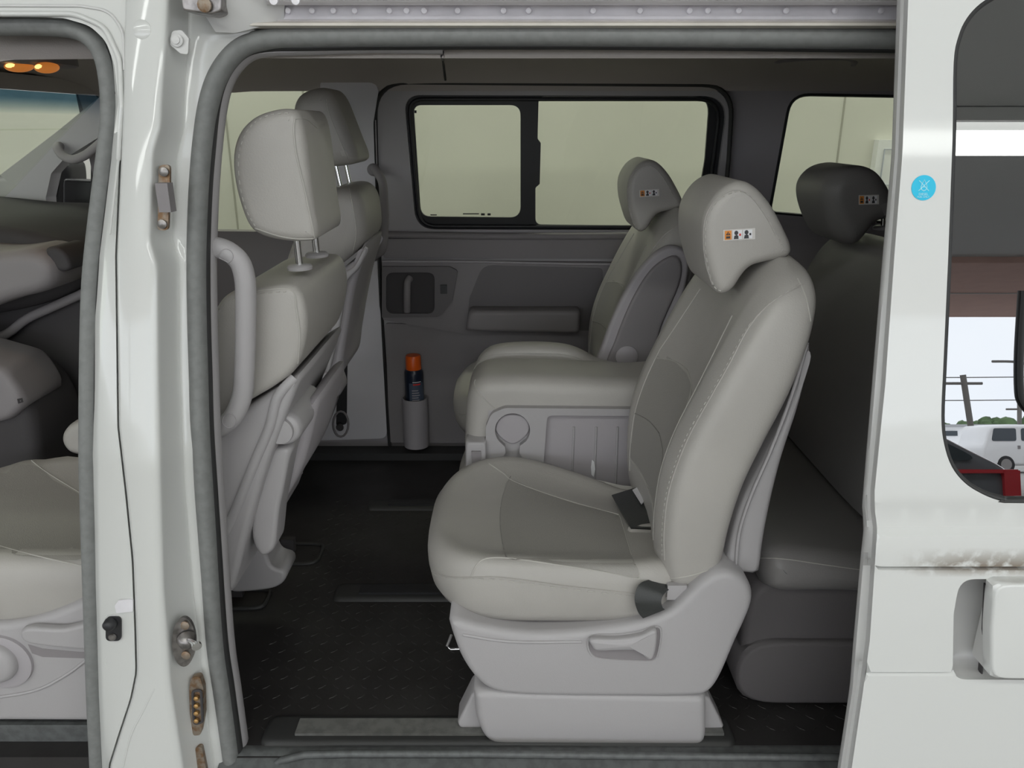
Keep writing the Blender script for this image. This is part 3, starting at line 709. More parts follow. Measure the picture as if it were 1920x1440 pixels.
# ---- front door opening frame (upper corner), near side
ff = struct_root('trim_2', (-.6, .1, 1.7))
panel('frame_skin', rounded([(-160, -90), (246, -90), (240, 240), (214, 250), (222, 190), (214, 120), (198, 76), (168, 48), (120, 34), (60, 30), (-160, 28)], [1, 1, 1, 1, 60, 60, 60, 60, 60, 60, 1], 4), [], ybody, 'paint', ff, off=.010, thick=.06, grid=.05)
tube('frame_crease', [body_on(a, b, .009) for a, b in rounded([(-160, 10), (150, 11), (206, 20), (232, 60), (233, 130)], [1, 80, 50, 60, 1], 6)], .0022, 'paint_jamb', ff, n=6)
_fr = [body_on(a, b, .008) for a, b in rounded([(-160, 26), (140, 26), (196, 50), (224, 110), (228, 200), (222, 300), (206, 440)], [1, 80, 50, 60, 60, 60, 1], 6)]
tube('frame_ridge', _fr, [max(.0004, .004*min(1, (len(_fr)-i)/16)) for i in range(len(_fr))], 'paint', ff, n=8)
fseal = [(-160, 50), (20, 49), (90, 50), (140, 56), (175, 76), (196, 112), (206, 170), (206, 230), (198, 300), (176, 480), (169, 600), (166, 800), (167, 920), (172, 1100), (178, 1300), (184, 1440), (190, 1530)]
sp_ = catmull([body_on(a, b, .045) for a, b in fseal], 5)
s3 = struct(tube('trim_3', sp_, (.0135, .018), 'rubber', None, n=16))
tube('seal_lip', [p + Vector((.010 if i > 30 else .004, -.008, .0)) for i, p in enumerate(catmull([body_on(a+9, b-(2 if i < 4 else 0), .050) for i, (a, b) in enumerate(fseal)], 5))], .006, 'rubber_black', s3, n=8)

# ---- slide door opening seal
sl = [(445, 1530), (436, 1440), (417, 1300), (403, 1200), (389, 1000), (382, 900), (376, 800), (373, 700), (370, 600), (369, 480), (373, 360), (380, 270), (390, 200), (405, 150), (428, 112), (458, 86), (500, 74), (560, 70), (700, 68), (1000, 67), (1400, 70), (1760, 75)]
path = catmull([body_on(a, b, .075) for a, b in sl], 6)
s4 = struct(tube('trim_4', path, (.0150, .020), 'rubber', None, n=18))
sl2 = [(a + (18 if i < 12 else 16-(i-12)*2.5 if i < 17 else 2), b + (0 if i < 12 else (i-12)*4 if i < 17 else 19)) for i, (a, b) in enumerate(sl)]
tube('seal_lip', catmull([body_on(a, b, .085) for a, b in sl2], 6), (.0055, .012), 'rubber_black', s4, n=10)
sl3 = [(a + (28 if i < 12 else 27-(i-12)*3 if i < 17 else 6), b + (0 if i < 12 else (i-12)*6 if i < 17 else 28)) for i, (a, b) in enumerate(sl)]
tube('inner_trim', catmull([body_on(a, b, .105) for a, b in sl3[:17]], 6) + [body_on(700, 92, .105), body_on(830, 94, .115)], (.0065, .018), 'plastic', s4, n=10)

# ---- roof rail above the opening
rr_ = struct_root('trim_6', (.3, .2, 1.8))
def xbox(name, rows, x0, x1, m, parent, **k):
    """long extrusion from pixel rows at given depths"""
    V = []
    for px in (x0, x1):
        for row, y in rows: V.append(Vector((P(px, row, y).x, y, P(960, row, y).z)))
    n = len(rows); return mk(name, V, [[i, i+1, n+i+1, n+i] for i in range(n-1)], m, parent, **k)
xbox('painted_lip', [(56, .22), (54, .19), (48, .172), (43, .172), (40, .185)], 400, 1800, 'dusty_lip', rr_)
xbox('rail_face', [(40, .185), (37, .182), (36, .19), (10, .20)], 520, 1800, 'alu', rr_, sharp=30)
xbox('rail_hood', [(10, .20), (9, .17), (6, .155), (1, .15), (0, .19), (-40, .21), (-45, .12), (-120, .14)], 500, 1800, 'alu', rr_, sharp=30)
for px in (540, 585, 625, 665, 730, 762, 795, 858, 944, 991, 1112, 1200, 1293, 1327, 1385, 1474, 1565, 1652):
    lathe('weld_dimple', P(px, 20, .192), (0, -1, 0), [(.0048, 0), (.004, .002), (0, .003)], 'alu', rr_, n=12)
mk('corner_gusset', [P(a, b, y) for a, b, y in [(336, -90, .17), (540, -90, .2), (532, 40, .19), (440, 62, .17), (404, 60, .165), (380, 22, .17), (420, -90, .13), (424, 10, .14), (500, 20, .17)]],
   [[0, 6, 7, 5], [6, 1, 8, 7], [7, 8, 2, 3], [5, 7, 3, 4], [1, 2, 8]], 'paint_jamb', rr_)
hb = slab('hinge_bracket', rounded([(337, -30), (418, -30), (416, 22), (396, 28), (344, 20)], 4), .12, .16, 'steel', rr_, r=.003, smooth=False, corner=3, flat=True)
lathe('bracket_bolt', P(385, 10, .118), (0, -1, 0), [(.010, 0), (.010, .005), (.005, .007), (0, .007)], 'rust_steel', rr_, n=14)
for px in (515, 556): lathe('rail_bolt', P(px, 2, .15), (0, -1, 0), [(.006, 0), (.006, .006), (0, .007)], 'alu', rr_, n=14)

# ================================================================== OPEN SLIDING DOOR (near side, slid back)
d2 = struct_root('door_2', (.62, -.1, FZ))
K_do = [(-80, 1708), (0, 1703), (290, 1692), (480, 1677), (720, 1660), (920, 1640), (955, 1640), (990, 1645), (1065, 1640), (1200, 1631), (1290, 1619), (1440, 1597), (1520, 1586)]
K_di = [(-80, 1688), (0, 1682), (290, 1672), (480, 1655), (720, 1635), (900, 1620), (950, 1616), (985, 1620), (1040, 1614), (1200, 1600), (1290, 1593), (1440, 1570), (1520, 1560)]
REL = [(.60, .004), (.826, .004), (.832, .012), (.835, .012), (.838, .0), (1.0, .0), (1.024, .0), (1.027, .013), (1.030, .013), (1.033, -.004), (1.06, -.006), (1.083, -.004), (1.092, .006), (1.124, .006), (1.133, .001), (1.15, 0), (2, 0)]
def yskin(z): return ydoor(z) + interp(REL, z)
left = [(interp(K_do, y), y) for y in range(-80, 1521, 20)]
GL = rounded([(1790, -60), (2500, -60), (2500, 936), (1870, 936), (1775, 870), (1764, 760), (1779, 480), (1787, 200), (1795, 60)], [1, 1, 1, 60, 60, 60, 100, 100, 20], 6)
GL = [(1915, -60), (2500, -60), (2500, 938), (1930, 938), (1880, 935), (1840, 922), (1808, 902), (1784, 872), (1770, 830), (1765, 780), (1769, 680), (1778, 480), (1786, 260), (1788, 120), (1797, 70), (1812, 38), (1836, 12), (1870, -10)]
HR = rounded([(1800, 1086), (2300, 1084), (2300, 1277), (1786, 1274), (1788, 1150)], [34, 1, 1, 26, 60], 6)
def door_skin():
    o = px2xz([(2500, -80), (2500, 1520)] + left[::-1], yskin, 0); hs = [px2xz(GL, yskin, 0), px2xz(HR, yskin, 0)]
    ext = []
    for z, _ in REL[1:-1]:
        x = .40
        while x < 1.25:
            ext.append((x, z)); x += .009
    z = .62
    while z < 1.95:
        x = .42
        while x < 1.25: ext.append((x, z)); x += .05
        z += .05
    def ins(p, poly):
        c = False; j = len(poly)-1
        for i in range(len(poly)):
            if (poly[i][1] > p[1]) != (poly[j][1] > p[1]) and p[0] < (poly[j][0]-poly[i][0])*(p[1]-poly[i][1])/(poly[j][1]-poly[i][1])+poly[i][0]: c = not c
            j = i
        return c
    ext = [p for p in ext if ins(p, o) and not any(ins(p, h) for h in hs)]
    vs = []; es = []
    for lp in [o] + hs:
        b = len(vs); vs += [Vector(p) for p in lp]; es += [(b+i, b+(i+1) % len(lp)) for i in range(len(lp))]
    vs += [Vector(p) for p in ext]
    rv, _, rf, *_ = delaunay_2d_cdt(vs, es, [], 0, 1e-6)
    V = [Vector((p[0], yskin(p[1]), p[1])) for p in rv]; Fc = []
    for f in rf:
        c = sum((rv[i] for i in f), Vector((0, 0)))/len(f)
        if ins(c, o) and not any(ins(c, h) for h in hs): Fc.append(list(f))
    for lp, th in ((hs[0], .014), (hs[1], .012)):
        b = len(V); n = len(lp)
        for p in lp: V.append(Vector((p[0], yskin(p[1]), p[1])))
        for p in lp: V.append(Vector((p[0], yskin(p[1])+th, p[1])))
        for i in range(n): Fc.append([b+i, b+(i+1) % n, b+n+(i+1) % n, b+n+i])
    return mk('outer_skin', V, Fc, 'paint_door', d2, sharp=35)
# paint with brown grime gathered above the belt seam
m = mat('paint_door', (.69, .695, .68), .30, coat=.7); n_ = m.node_tree; b_ = n_.nodes['Principled BSDF']; g_ = n_.nodes.new('ShaderNodeNewGeometry'); s_ = n_.nodes.new('ShaderNodeSeparateXYZ')
n_.links.new(g_.outputs['Position'], s_.inputs[0])
def mrange(src, a, b, c, d):
    k = n_.nodes.new('ShaderNodeMapRange'); k.inputs[1].default_value = a; k.inputs[2].default_value = b; k.inputs[3].default_value = c; k.inputs[4].default_value = d
    n_.links.new(src, k.inputs[0]); return k.outputs[0]
def mul(a, b):
    k = n_.nodes.new('ShaderNodeMath'); k.operation = 'MULTIPLY'; n_.links.new(a, k.inputs[0]); n_.links.new(b, k.inputs[1]); return k.outputs[0]
up_ = mrange(s_.outputs['Z'], 1.030, 1.066, 1, 0); dn_ = mrange(s_.outputs['Z'], 1.012, 1.03, 0.0, 1); xr = mrange(s_.outputs['X'], .56, .66, 0, 1)
z_ = n_.nodes.new('ShaderNodeTexNoise'); z_.inputs['Scale'].default_value = 55; z_.inputs['Detail'].default_value = 8; n_.links.new(g_.outputs['Position'], z_.inputs['Vector'])
nn = mrange(z_.outputs['Fac'], .36, .54, 0, 1); msk = mul(mul(mul(up_, dn_), xr), nn)
mx = n_.nodes.new('ShaderNodeMix'); mx.data_type = 'RGBA'; mx.inputs[6].default_value = (.69, .695, .68, 1); mx.inputs[7].default_value = (.19, .145, .10, 1)
n_.links.new(msk, mx.inputs[0]); n_.links.new(mx.outputs[2], b_.inputs['Base Color'])
door_skin()
# front edge of the door: folded flange
rows = list(range(-80, 1521, 12)); V = []
FOLD = [(0, 0, .0), (-3, 0, .005), (-8, 0, .020), (-14, 0, .024), (6, 1, .026), (2, 1, .034), (0, 1, .042), (3, 1, .060)]
for y in rows:
    for dx, inner, o in FOLD:
        V.append(on((interp(K_di, y) if inner else interp(K_do, y)) + dx, y, yskin if not inner else ydoor, o))
n = len(FOLD)
mk('front_edge', V, [[a*n+i, a*n+i+1, (a+1)*n+i+1, (a+1)*n+i] for a in range(len(rows)-1) for i in range(n-1)], 'paint_jamb', d2, sharp=40)
panel('inner_panel', [(q.x, q.z) for q in (on(a+4, b, ydoor, .055) for a, b in [(interp(K_di, y), y) for y in range(-80, 1521, 40)])] + [(1.6, .6), (1.6, 1.9)], [], ydoor, 'plastic', d2, off=.058, thick=.004, px=False, grid=.2)
gz = sheet('window_glass', [(a - (4 if a < 2400 else 0), b + (3 if b > 900 else 0)) for a, b in GL], lambda z: ydoor(z), 'glass_door', d2, off=.007, thick=.004, grid=None)
mk('window_rubber', *g_tube([on(a, b, ydoor, .003) for a, b in catmull([(p[0], p[1], 0) for p in GL[2:]], 4) for a, b in [(a, b)]] if False else [on(q.x, q.y, ydoor, .004) for q in catmull([(p[0], p[1], 0) for p in GL[2:]], 4)], (.0042, .005), 8), 'rubber_black', d2)
tube('glass_divider', [on(q.x, q.y, ydoor, .003) for q in catmull([(1921, 545, 0), (1914, 660, 0), (1914, 730, 0), (1919, 755, 0), (1934, 775, 0)], 5)], (.003, .006), 'rubber_black', d2, n=8)
# handle cup and handle
hc = px2xz(HR, yskin, 0); n = len(hc); c = Vector((.74, .92))
V = []; 
for s, o in ((1, .011), (.985, .03), (.95, .045), (.90, .050)):
    for p in hc:
        q = Vector((max(p[0], 0), p[1])); q = Vector((.66 + (q.x-.66), q.y)); cc = Vector((.95, .925)); r_ = cc.lerp(Vector(p), s); V.append(Vector((r_.x, ydoor(p[1])+o, r_.y)))
Fc = [[a*n+i, a*n+(i+1) % n, (a+1)*n+(i+1) % n, (a+1)*n+i] for a in range(3) for i in range(n)]; Fc.append([3*n+i for i in range(n)])
hcup = mk('handle_cup', V, Fc, 'paint_jamb', d2)
v, f = g_slab([(1862, 1093), (2200, 1090), (2200, 1274), (1856, 1270), (1855, 1180)], -.122, -.095, r=.005, flat=True, smooth=False, corner=5)
hd = mk('door_handle', v, f, 'paint_door', d2)
mk('handle_spine', *g_box(P(1850, 1182, -.078) + Vector((.005, .0, 0)), (.012, .04, .118)), 'paint_jamb', hd, smooth=False)
tube('handle_slot', [P(1849, 1096, -.072), P(1845, 1180, -.072), P(1838, 1260, -.072)], (.002, .006), 'plastic_dark', hd, n=6)
# round blue sticker
pc2 = on(1732, 352, ydoor, -.0008); rr = .0166
def dpt(dx, dz, o=0): z = pc2.z + dz; return Vector((pc2.x+dx, ydoor(z) - .0010 - o, z))
ring = [dpt(rr*math.cos(a), rr*math.sin(a)) for a in [i*math.pi/20 for i in range(40)]]
V = ring + [p + Vector((0, .001, 0)) for p in ring]
sk = mk('sticker', V, [list(range(40))] + [[i, (i+1) % 40, 40+(i+1) % 40, 40+i] for i in range(40)], 'cyan', d2, smooth=False, label='round bright blue sticker with crossed-out fuel drop')
drop = [(0, .0095), (.003, .004), (.0042, .0), (.003, -.0035), (0, -.005), (-.003, -.0035), (-.0042, 0), (-.003, .004)]
mb = MB(); mb.add(*g_tube([dpt(a, b+.001, .0004) for a, b in drop], .00055, 5, closed=True))
mb.add(*g_tube([dpt(-.007, .0095, .0004), dpt(.007, -.004, .0004)], .00055, 5)); mb.add(*g_tube([dpt(.007, .0095, .0004), dpt(-.007, -.004, .0004)], .00055, 5))
mb.add(*g_tube([dpt(-.0025, .001, .0004), dpt(.0025, .001, .0004)], .0005, 5)); mb.build('pictogram', 'cyan_print', sk)
def text(name, s, m, parent, size, fn, ext=.0002):
    """lettering turned into a mesh; fn maps text-plane x,y to a point"""
    cu = bpy.data.curves.new(name, 'FONT'); cu.body = s; cu.size = size; cu.align_x = 'CENTER'; cu.align_y = 'CENTER'; cu.extrude = ext
    o = bpy.data.objects.new(name, cu); COL.objects.link(o); dg = bpy.context.evaluated_depsgraph_get(); me = o.evaluated_get(dg).to_mesh()
    v = [fn(q.co.x, q.co.y, q.co.z) for q in me.vertices]; f = [list(p.vertices) for p in me.polygons]; bpy.data.objects.remove(o); bpy.data.curves.remove(cu)
    return mk(name, v, f, m, parent, smooth=False)
text('printed_text', 'DIESEL', 'cyan_print', sk, .0045, lambda x, y, z: dpt(x, y-.0085, .0003+z)); text('printed_text', 'FUEL ONLY', 'cyan_print', sk, .0032, lambda x, y, z: dpt(x, y-.0120, .0003+z))

# ================================================================== CAB (seen through the front door opening)
cab = struct_root('wall_cab', (-1.4, 1.45, FZ))
AP = rounded([(-200, 478), (0, 328), (100, 252), (186, 182), (260, 120), (260, 215), (178, 262), (120, 298), (96, 325), (86, 370), (90, 434), (52, 428), (51, 396), (46, 392), (20, 412), (-40, 445), (-200, 560)], [1, 1, 1, 1, 1, 1, 8, 8, 10, 10, 1, 2, 3, 3, 2, 1, 1], 4)
panel('front_pillar', AP, [], yfar, 'pillar_trim', cab, off=-.03, thick=.06)
panel('far_door_lower', [(-400, 430), (330, 440), (330, 1100), (-400, 1100)], [], yfar, 'plastic_dark', cab, off=.0, thick=.03)
panel('rear_door_frame', [(172, 240), (330, 130), (330, 445), (168, 445)], [], yfar, 'plastic_dark', cab, off=.03, thick=.03)
g = struct_root('window_3', (-1.6, .8, 1.4))
def wsq(name, t0, t1, m):
    a0 = Vector((-2.12, 0, 1.06)); a1 = Vector((-1.265, 0, 1.735)); V = []
    for t in (t0, t1):
        q = a0.lerp(a1, t)
        for y in (-.05, 1.47): V.append(Vector((q.x, y, q.z)))
    V += [v + Vector((.003, 0, -.004)) for v in V]
    mk(name, V, [[0, 1, 3, 2], [4, 6, 7, 5], [0, 2, 6, 4], [1, 5, 7, 3], [0, 4, 5, 1], [2, 3, 7, 6]], m, g, smooth=False)
wsq('windscreen_glass', 0, .86, 'glass_clear'); wsq('tint_band', .86, 1.0, 'glass_band')
mk('windscreen_header', *g_box((-1.265, .72, 1.755), (.05, 1.36, .035)), 'headliner', g, smooth=False)
# far wing mirror
t = thing('wing_mirror', 'black wing mirror beyond the far cab window', 'mirror', P(115, 400, 1.68))
slab('mirror_shell', [(98, 318), (118, 303), (134, 308), (138, 360), (134, 440), (104, 440), (90, 400), (88, 350)], 1.62, 1.76, 'plastic_black', t, r=.03)
slab('mirror_arm', [(120, 335), (176, 338), (176, 440), (120, 440)], 1.585, 1.64, 'plastic_black', t, r=.01, smooth=False, flat=True)
mk('mirror_face', *g_box(P(112, 420, 1.61), (.035, .01, .06)), 'plastic_dark', t, smooth=False)
# pillar grab handle in the cab
t = thing('grab_handle', 'grey hooked grab handle on the front windscreen pillar', 'grab handle', on(140, 290, yfar, -.06))
tube('handle_bar', catmull([on(a, b, yfar, o) for a, b, o in [(112, 274, -.04), (108, 278, -.07), (118, 292, -.09), (136, 299, -.10), (156, 293, -.10), (176, 279, -.10), (215, 245, -.09), (228, 235, -.04)]], 6), .0135, 'plastic_far', t, n=12)
# roof map lamp, switched on
t = thing('map_lamp', 'lit amber map lamp in the cab roof lining', 'lamp', (-1.19, .80, 1.785))
lc = PZ(58, 126, 1.772)
def fl_slab(c, a, b, z0, z1, m, name, parent, e=3):
    q = superellipse(c.x, c.y, a, b, e, 32); rings = [[Vector((x, y, z1)) for x, y in q], [Vector((x, y, z0+.003)) for x, y in q], [Vector((c.x+(x-c.x)*.93, c.y+(y-c.y)*.93, z0)) for x, y in q]]
    return mk(name, *g_rings(rings), m, parent)
fl_slab(lc, .085, .09, 1.774, 1.80, 'plastic_mid', 'lamp_housing', t)
for px, s in ((36, .025), (88, .019)):
    c = P(px, 125 + (px-42)*.04, lc.y - .05)
    def blob(a, b, h, dy=0): return [[c + Vector((a*math.sin(t)*math.cos(u) + h*.5*math.cos(t), dy + b*math.sin(t)*math.sin(u), h*math.cos(t))) for u in [k*math.pi/12 for k in range(24)]] for t in [.05 + k*(math.pi-.1)/10 for k in range(11)]]
    ln = mk('lamp_lens', *g_rings(blob(s, .036, .0115)), 'lamp_lens', t)
    mk('bulb', *g_rings(blob(s*.62, .026, .0072, -.013)), 'lamp_bulb', ln)
area('map_lamp_light', (lc.x, lc.y-.05, 1.738), (.12, .06), .15, col=(1, .6, .3))
# dashboard
t = thing('dashboard', 'dark grey dashboard with rounded end seen through the cab door', 'dashboard', (-1.5, 1.1, FZ))
slab('dash_top', [(-400, 420), (-100, 418), (20, 424), (100, 442), (155, 462), (170, 500), (150, 540), (60, 575), (-100, 600), (-400, 640)], .86, 1.47, 'plastic_dark', t, r=.03, flat=True)
slab('airbag_cover', [(-200, 476), (0, 470), (60, 464), (100, 478), (116, 510), (100, 540), (30, 560), (-40, 585), (-200, 620)], .72, .90, 'plastic_mid', t, r=.03)
slab('end_cap', [(88, 468), (108, 462), (128, 478), (136, 502), (118, 508), (104, 498)], .74, .86, 'plastic_dark', t, r=.01)
slab('dash_lower', [(-300, 600), (-40, 590), (60, 560), (160, 540), (200, 540), (200, 900), (-300, 900)], .90, 1.40, 'plastic_dark', t, r=.02, smooth=False, flat=True)
tube('dash_rib', catmull([P(a, b, .88) for a, b in [(-100, 655), (0, 632), (50, 598), (100, 575), (160, 548)]], 5), (.012, .01), 'plastic_mid', t, n=12)
t = thing('centre_console', 'grey gear lever console beside the dark dashboard', 'console', (-1.35, .75, FZ))
slab('console_body', [(-200, 690), (0, 700), (50, 735), (74, 775), (84, 840), (84, 1000), (-200, 1000)], .64, .86, 'plastic_dark', t, r=.03)
slab('console_top', [(-200, 650), (-10, 680), (28, 705), (54, 748), (46, 765), (0, 790), (-200, 800)], .62, .80, 'plastic_mid', t, r=.02)
decal('console_badge', bvh(bpy.data.objects['console_top']), [(32, 748), (42, 746), (44, 754), (34, 757)], 'plastic_dark', bpy.data.objects['console_top'])
# cab side sill and floor edge
struct(mk('trim_7', *g_box((-1.40, .17, .515), (1.6, .10, .05)), 'sill_plastic', smooth=False))

# ================================================================== SEATS
def drape(name, tree, poly, m, parent, off=.0012, step=14, label=None):
    """fabric panel laid over a seat surface"""
    q = [(p.x, p.y) for p in catmull([(a, b, 0) for a, b in poly], 4, True)] if len(poly) > 4 else poly
    rv, fs = tri2d(q, (), step); V = []; ok = []
    for p in rv:
        h = hit(tree, p[0], p[1], off); ok.append(h is not None); V.append(h or Vector((0, 0, 0)))
    fs = [f for f in fs if all(ok[i] for i in f)]
    use = sorted({i for f in fs for i in f}); mp = {a: k for k, a in enumerate(use)}
    return mk(name, [V[i] for i in use], [[mp[i] for i in f] for f in fs], m, parent, label=label)
def posts(parent, pts, top, r=.0055, m='chrome', coll='plastic'):
    for p in pts:
        p = Vector(p); q = p + Vector(top); po = tube('headrest_post', [p - (q-p)*.12, q], r, m, parent, n=12, up=(0, 1, 0))
        d = (q-p).normalized()
        lathe('post_guide', p - d*.004, d, [(.022, -.002), (.023, .003), (.020, .0065), (.008, .0075)], coll, po, n=20)

# ---- second row, near seat
LAB = {'near': 'light grey leather captain seat nearest the open sliding door', 'far': 'dim grey leather seat by the far sliding door, behind the armrests'}
S2 = thing('captain_seat', LAB['near'], 'van seat', (.13, .36, FZ), 'second row seats')
def plan(x, y):
    t = max(0, (-.05 - x)/.13); y2 = .36 + (y-.36)*(1 - .10*t*t)
    if y2 > .36: y2 = .36 + (y2-.36)*(1 - .36*min(1, max(0, x/.25))**1.5)
    return (x, y2)
ol = superellipse(.098, .36, .270, .252, 3.6, 80, plan)
def zf(x, y, base):
    u = abs(y-.36)/.25; nose = max(0, (-.02-x)/.15)
    return base + .012*min(1, u*u*1.2) - .018*max(0, (x)/.36) - .012*nose*nose - (.022*min(1, max(0, x/.25))*min(1, (y-.36)/.12) if y > .36 else 0)
lv = [(.86, .768, 0), (.94, .778, 0), (.978, .797, 0), (.997, .825, 0), (1.0, .846, 0), (.993, .864, 0), (.975, .878, 1), (.945, .889, 1), (.90, .893, 1), (.84, .891, 1), (.76, .884, 1), (.66, .880, 1), (.5, .879, 1), (.3, .880, 1), (.1, .880, 1)]
cu = mk('cushion', *g_ringfield(ol, lv, zf), 'leather', S2); tc_ = bvh(cu)
def safe(o): return o
drape('cushion_insert', tc_, [(957, 899), (1010, 921), (1082, 945), (1158, 966), (1172, 1000), (1184, 1040), (1197, 1083), (1130, 1070), (1052, 1059), (990, 1050), (950, 1045), (941, 1010), (938, 965), (944, 925)], 'leather_insert', cu, off=.0024, step=9)
seam('piping', tc_, [(799, 1056), (815, 1072), (850, 1083), (936, 1083), (1052, 1098), (1192, 1114)], .0016, 'leather', cu)
stitches(tc_, [(803, 1066), (830, 1082), (936, 1088), (1052, 1103), (1190, 1119)], cu)
seam('seam', tc_, [(884, 1080), (893, 1060), (912, 1047), (960, 1047), (1052, 1060), (1130, 1072), (1200, 1086)], .0014, 'stitch', cu)
seam('seam', tc_, [(957, 893), (943, 930), (938, 970), (941, 1010), (949, 1045)], .0010, 'seam_dark', cu)
seam('seam', tc_, [(917, 869), (945, 888), (960, 901), (1010, 921), (1082, 944), (1160, 965)], .0016, 'stitch', cu)
seam('seam', tc_, [(1162, 967), (1175, 1010), (1198, 1085)], .0012, 'stitch', cu)
BK = [(.80, .30, .380, .36, .190, 0, 3.2), (.845, .275, .390, .36, .230, .01, 4), (.90, .264, .396, .36, .243, .02, 4.6), (.97, .261, .402, .36, .247, .028, 5), (1.05, .267, .418, .36, .249, .032, 5.2),
      (1.13, .288, .446, .36, .249, .036, 5.2), (1.22, .326, .480, .36, .248, .034, 5.2), (1.30, .364, .502, .36, .243, .026, 5), (1.36, .398, .512, .36, .232, .014, 4.6), (1.395, .424, .512, .36, .213, .006, 4), (1.418, .446, .505, .36, .180, 0, 3.4), (1.432, .460, .492, .36, .13, 0, 3)]
BR = smooth_rows(BK, 10); RS = xsec_loft(BR, 128)
bk = mk('backrest', *g_rings(RS), ['leather', 'leather_insert'], S2); tb = bvh(bk)
for p in bk.data.polygons:
    c = p.center + world_loc(bk); v = (c.y-.36)/.155
    if p.normal.x < -.3 and abs(v) < 1 and .93 < c.z < 1.19 - .02*v*v: p.material_index = 1
def back_line(name, fy, z0, z1, m, r=.0013, n=40):
    """seam running up the front of the backrest at side offset fy(z)"""
    L = []
    for k in range(n+1):
        z = z0 + (z1-z0)*k/n; h = tb.ray_cast(Vector((-.5, .36+fy(z), z)), Vector((1, 0, 0)))
        if h[0] is not None: L.append(h[0] + Vector((-.0006, 0, 0)))
    return tube(name, L, r, m, bk, n=6)
for s_ in (-1, 1): back_line('seam', lambda z: s_*(.156 - .05*max(0, (z-1.19)/.2)), .90, 1.33, 'stitch')
def back_cross(z, bow, m):
    L = []
    for k in range(25):
        v = -1+2*k/24; h = tb.ray_cast(Vector((-.5, .36+.155*v, z-bow*v*v)), Vector((1, 0, 0)))
        if h[0] is not None: L.append(h[0] + Vector((-.0006, 0, 0)))
    tube('seam', L, .0013, m, bk, n=6)
back_cross(1.19, .02, 'stitch'); back_cross(1.055, .015, 'seam_dark'); back_cross(.93, .0, 'stitch')
stitches(tb, [(1500, 532), (1440, 572), (1400, 616), (1365, 680), (1330, 742), (1290, 812), (1265, 872), (1248, 932), (1241, 1000), (1242, 1050)], bk)
seam('seam', tb, [(1506, 533), (1445, 568), (1404, 614), (1370, 678), (1334, 742), (1294, 814), (1269, 874), (1252, 932), (1245, 1000), (1246, 1050)], .0013, 'leather', bk)
seam('seam', tb, [(1496, 522), (1512, 560), (1524, 625)], .0013, 'stitch', bk)
seam('seam', tb, [(1243, 1068), (1250, 1084), (1300, 1078), (1362, 1056)], .0015, 'stitch', bk)
bb = slab('back_shell', [(1362, 1062), (1368, 1010), (1388, 940), (1428, 860), (1462, 790), (1490, 710), (1512, 640), (1516, 665), (1496, 755), (1462, 860), (1438, 960), (1426, 1030), (1420, 1072), (1390, 1068)], .145, .575, 'plastic', S2, r=.012, smooth=True, flat=True)
tube('shell_edge', catmull([P(a, b, .142) for a, b in [(1380, 1068), (1386, 1000), (1408, 930), (1443, 850), (1478, 760), (1502, 685), (1512, 645)]], 5), (.0035, .004), 'plastic', bb, n=8)
HO = [(1334, 368), (1358, 346), (1385, 338), (1412, 350), (1440, 382), (1463, 424), (1478, 460), (1471, 479), (1436, 487), (1404, 496), (1386, 514), (1370, 538), (1350, 549), (1335, 538), (1322, 500), (1313, 455), (1315, 405)]
hr = slab('headrest', HO, .240, .480, 'leather', S2, r=.021, r2=.03, flat=True, n=130, rk=8, ref=.268); th = bvh(hr)
HS = [(1352, 546), (1338, 536), (1326, 495), (1322, 450), (1326, 410), (1344, 378), (1370, 362), (1392, 360), (1414, 374), (1440, 410), (1458, 445), (1468, 466), (1462, 474)]
stitches(th, HS, hr); seam('seam', th, [(a-3, b-3) for a, b in HS[1:-2]], .0011, 'leather', hr)
# warning label on the headrest
def warn_label(tree, x0, y0, x1, y1, parent, dx=3.5):
    def q(u, v): return (x0 + (x1-x0)*u, y0 + (y1-y0)*v - (u*dx))
    def box(a, b, c, d): return [q(a, b), q(c, b), q(c, d), q(a, d)]
    L = decal('warning_label', tree, box(0, 0, 1, 1), 'label_white', parent, off=.0016, label='white warning label with orange triangle panel and two head icons')
    decal('orange_panel', tree, box(.05, .10, .26, .90), 'label_orange', L, off=.0028)
    decal('triangle', tree, [q(.155, .18), q(.23, .5), q(.08, .5)], 'label_black', L, off=.0038); decal('exclamation', tree, box(.148, .28, .165, .44), 'label_orange', L, off=.0046)
    decal('text_block', tree, box(.09, .60, .22, .80), 'label_black', L, off=.0038) and None
    for k, s in ((.30, 0), (.62, 1)):
        decal('icon_panel', tree, box(k, .10, k+.29, .90), 'box_white', L, off=.0028)
        c = (k+.11, .34); mb_ = [q(c[0]+.062*math.cos(a), c[1]+.20*math.sin(a)) for a in [i*math.pi/6 for i in range(12)]]
        decal('head_icon', tree, mb_, 'label_black', L, off=.0038)
        decal('body_icon', tree, [q(k+.03, .88), q(k+.05, .6), q(k+.12, .52), q(k+.17, .6), q(k+.18, .88)], 'label_black', L, off=.0038)
        decal('mark', tree, box(k+.20, .42, k+.255, .62), 'red' if not s else 'label_black', L, off=.0038)
    return L
warn_label(th, 1356, 431, 1416, 452, hr)
pz = P(1437, 492, .30)
posts(S2, [pz, pz + Vector((.0, .13, 0))], (-.008, 0, .05))
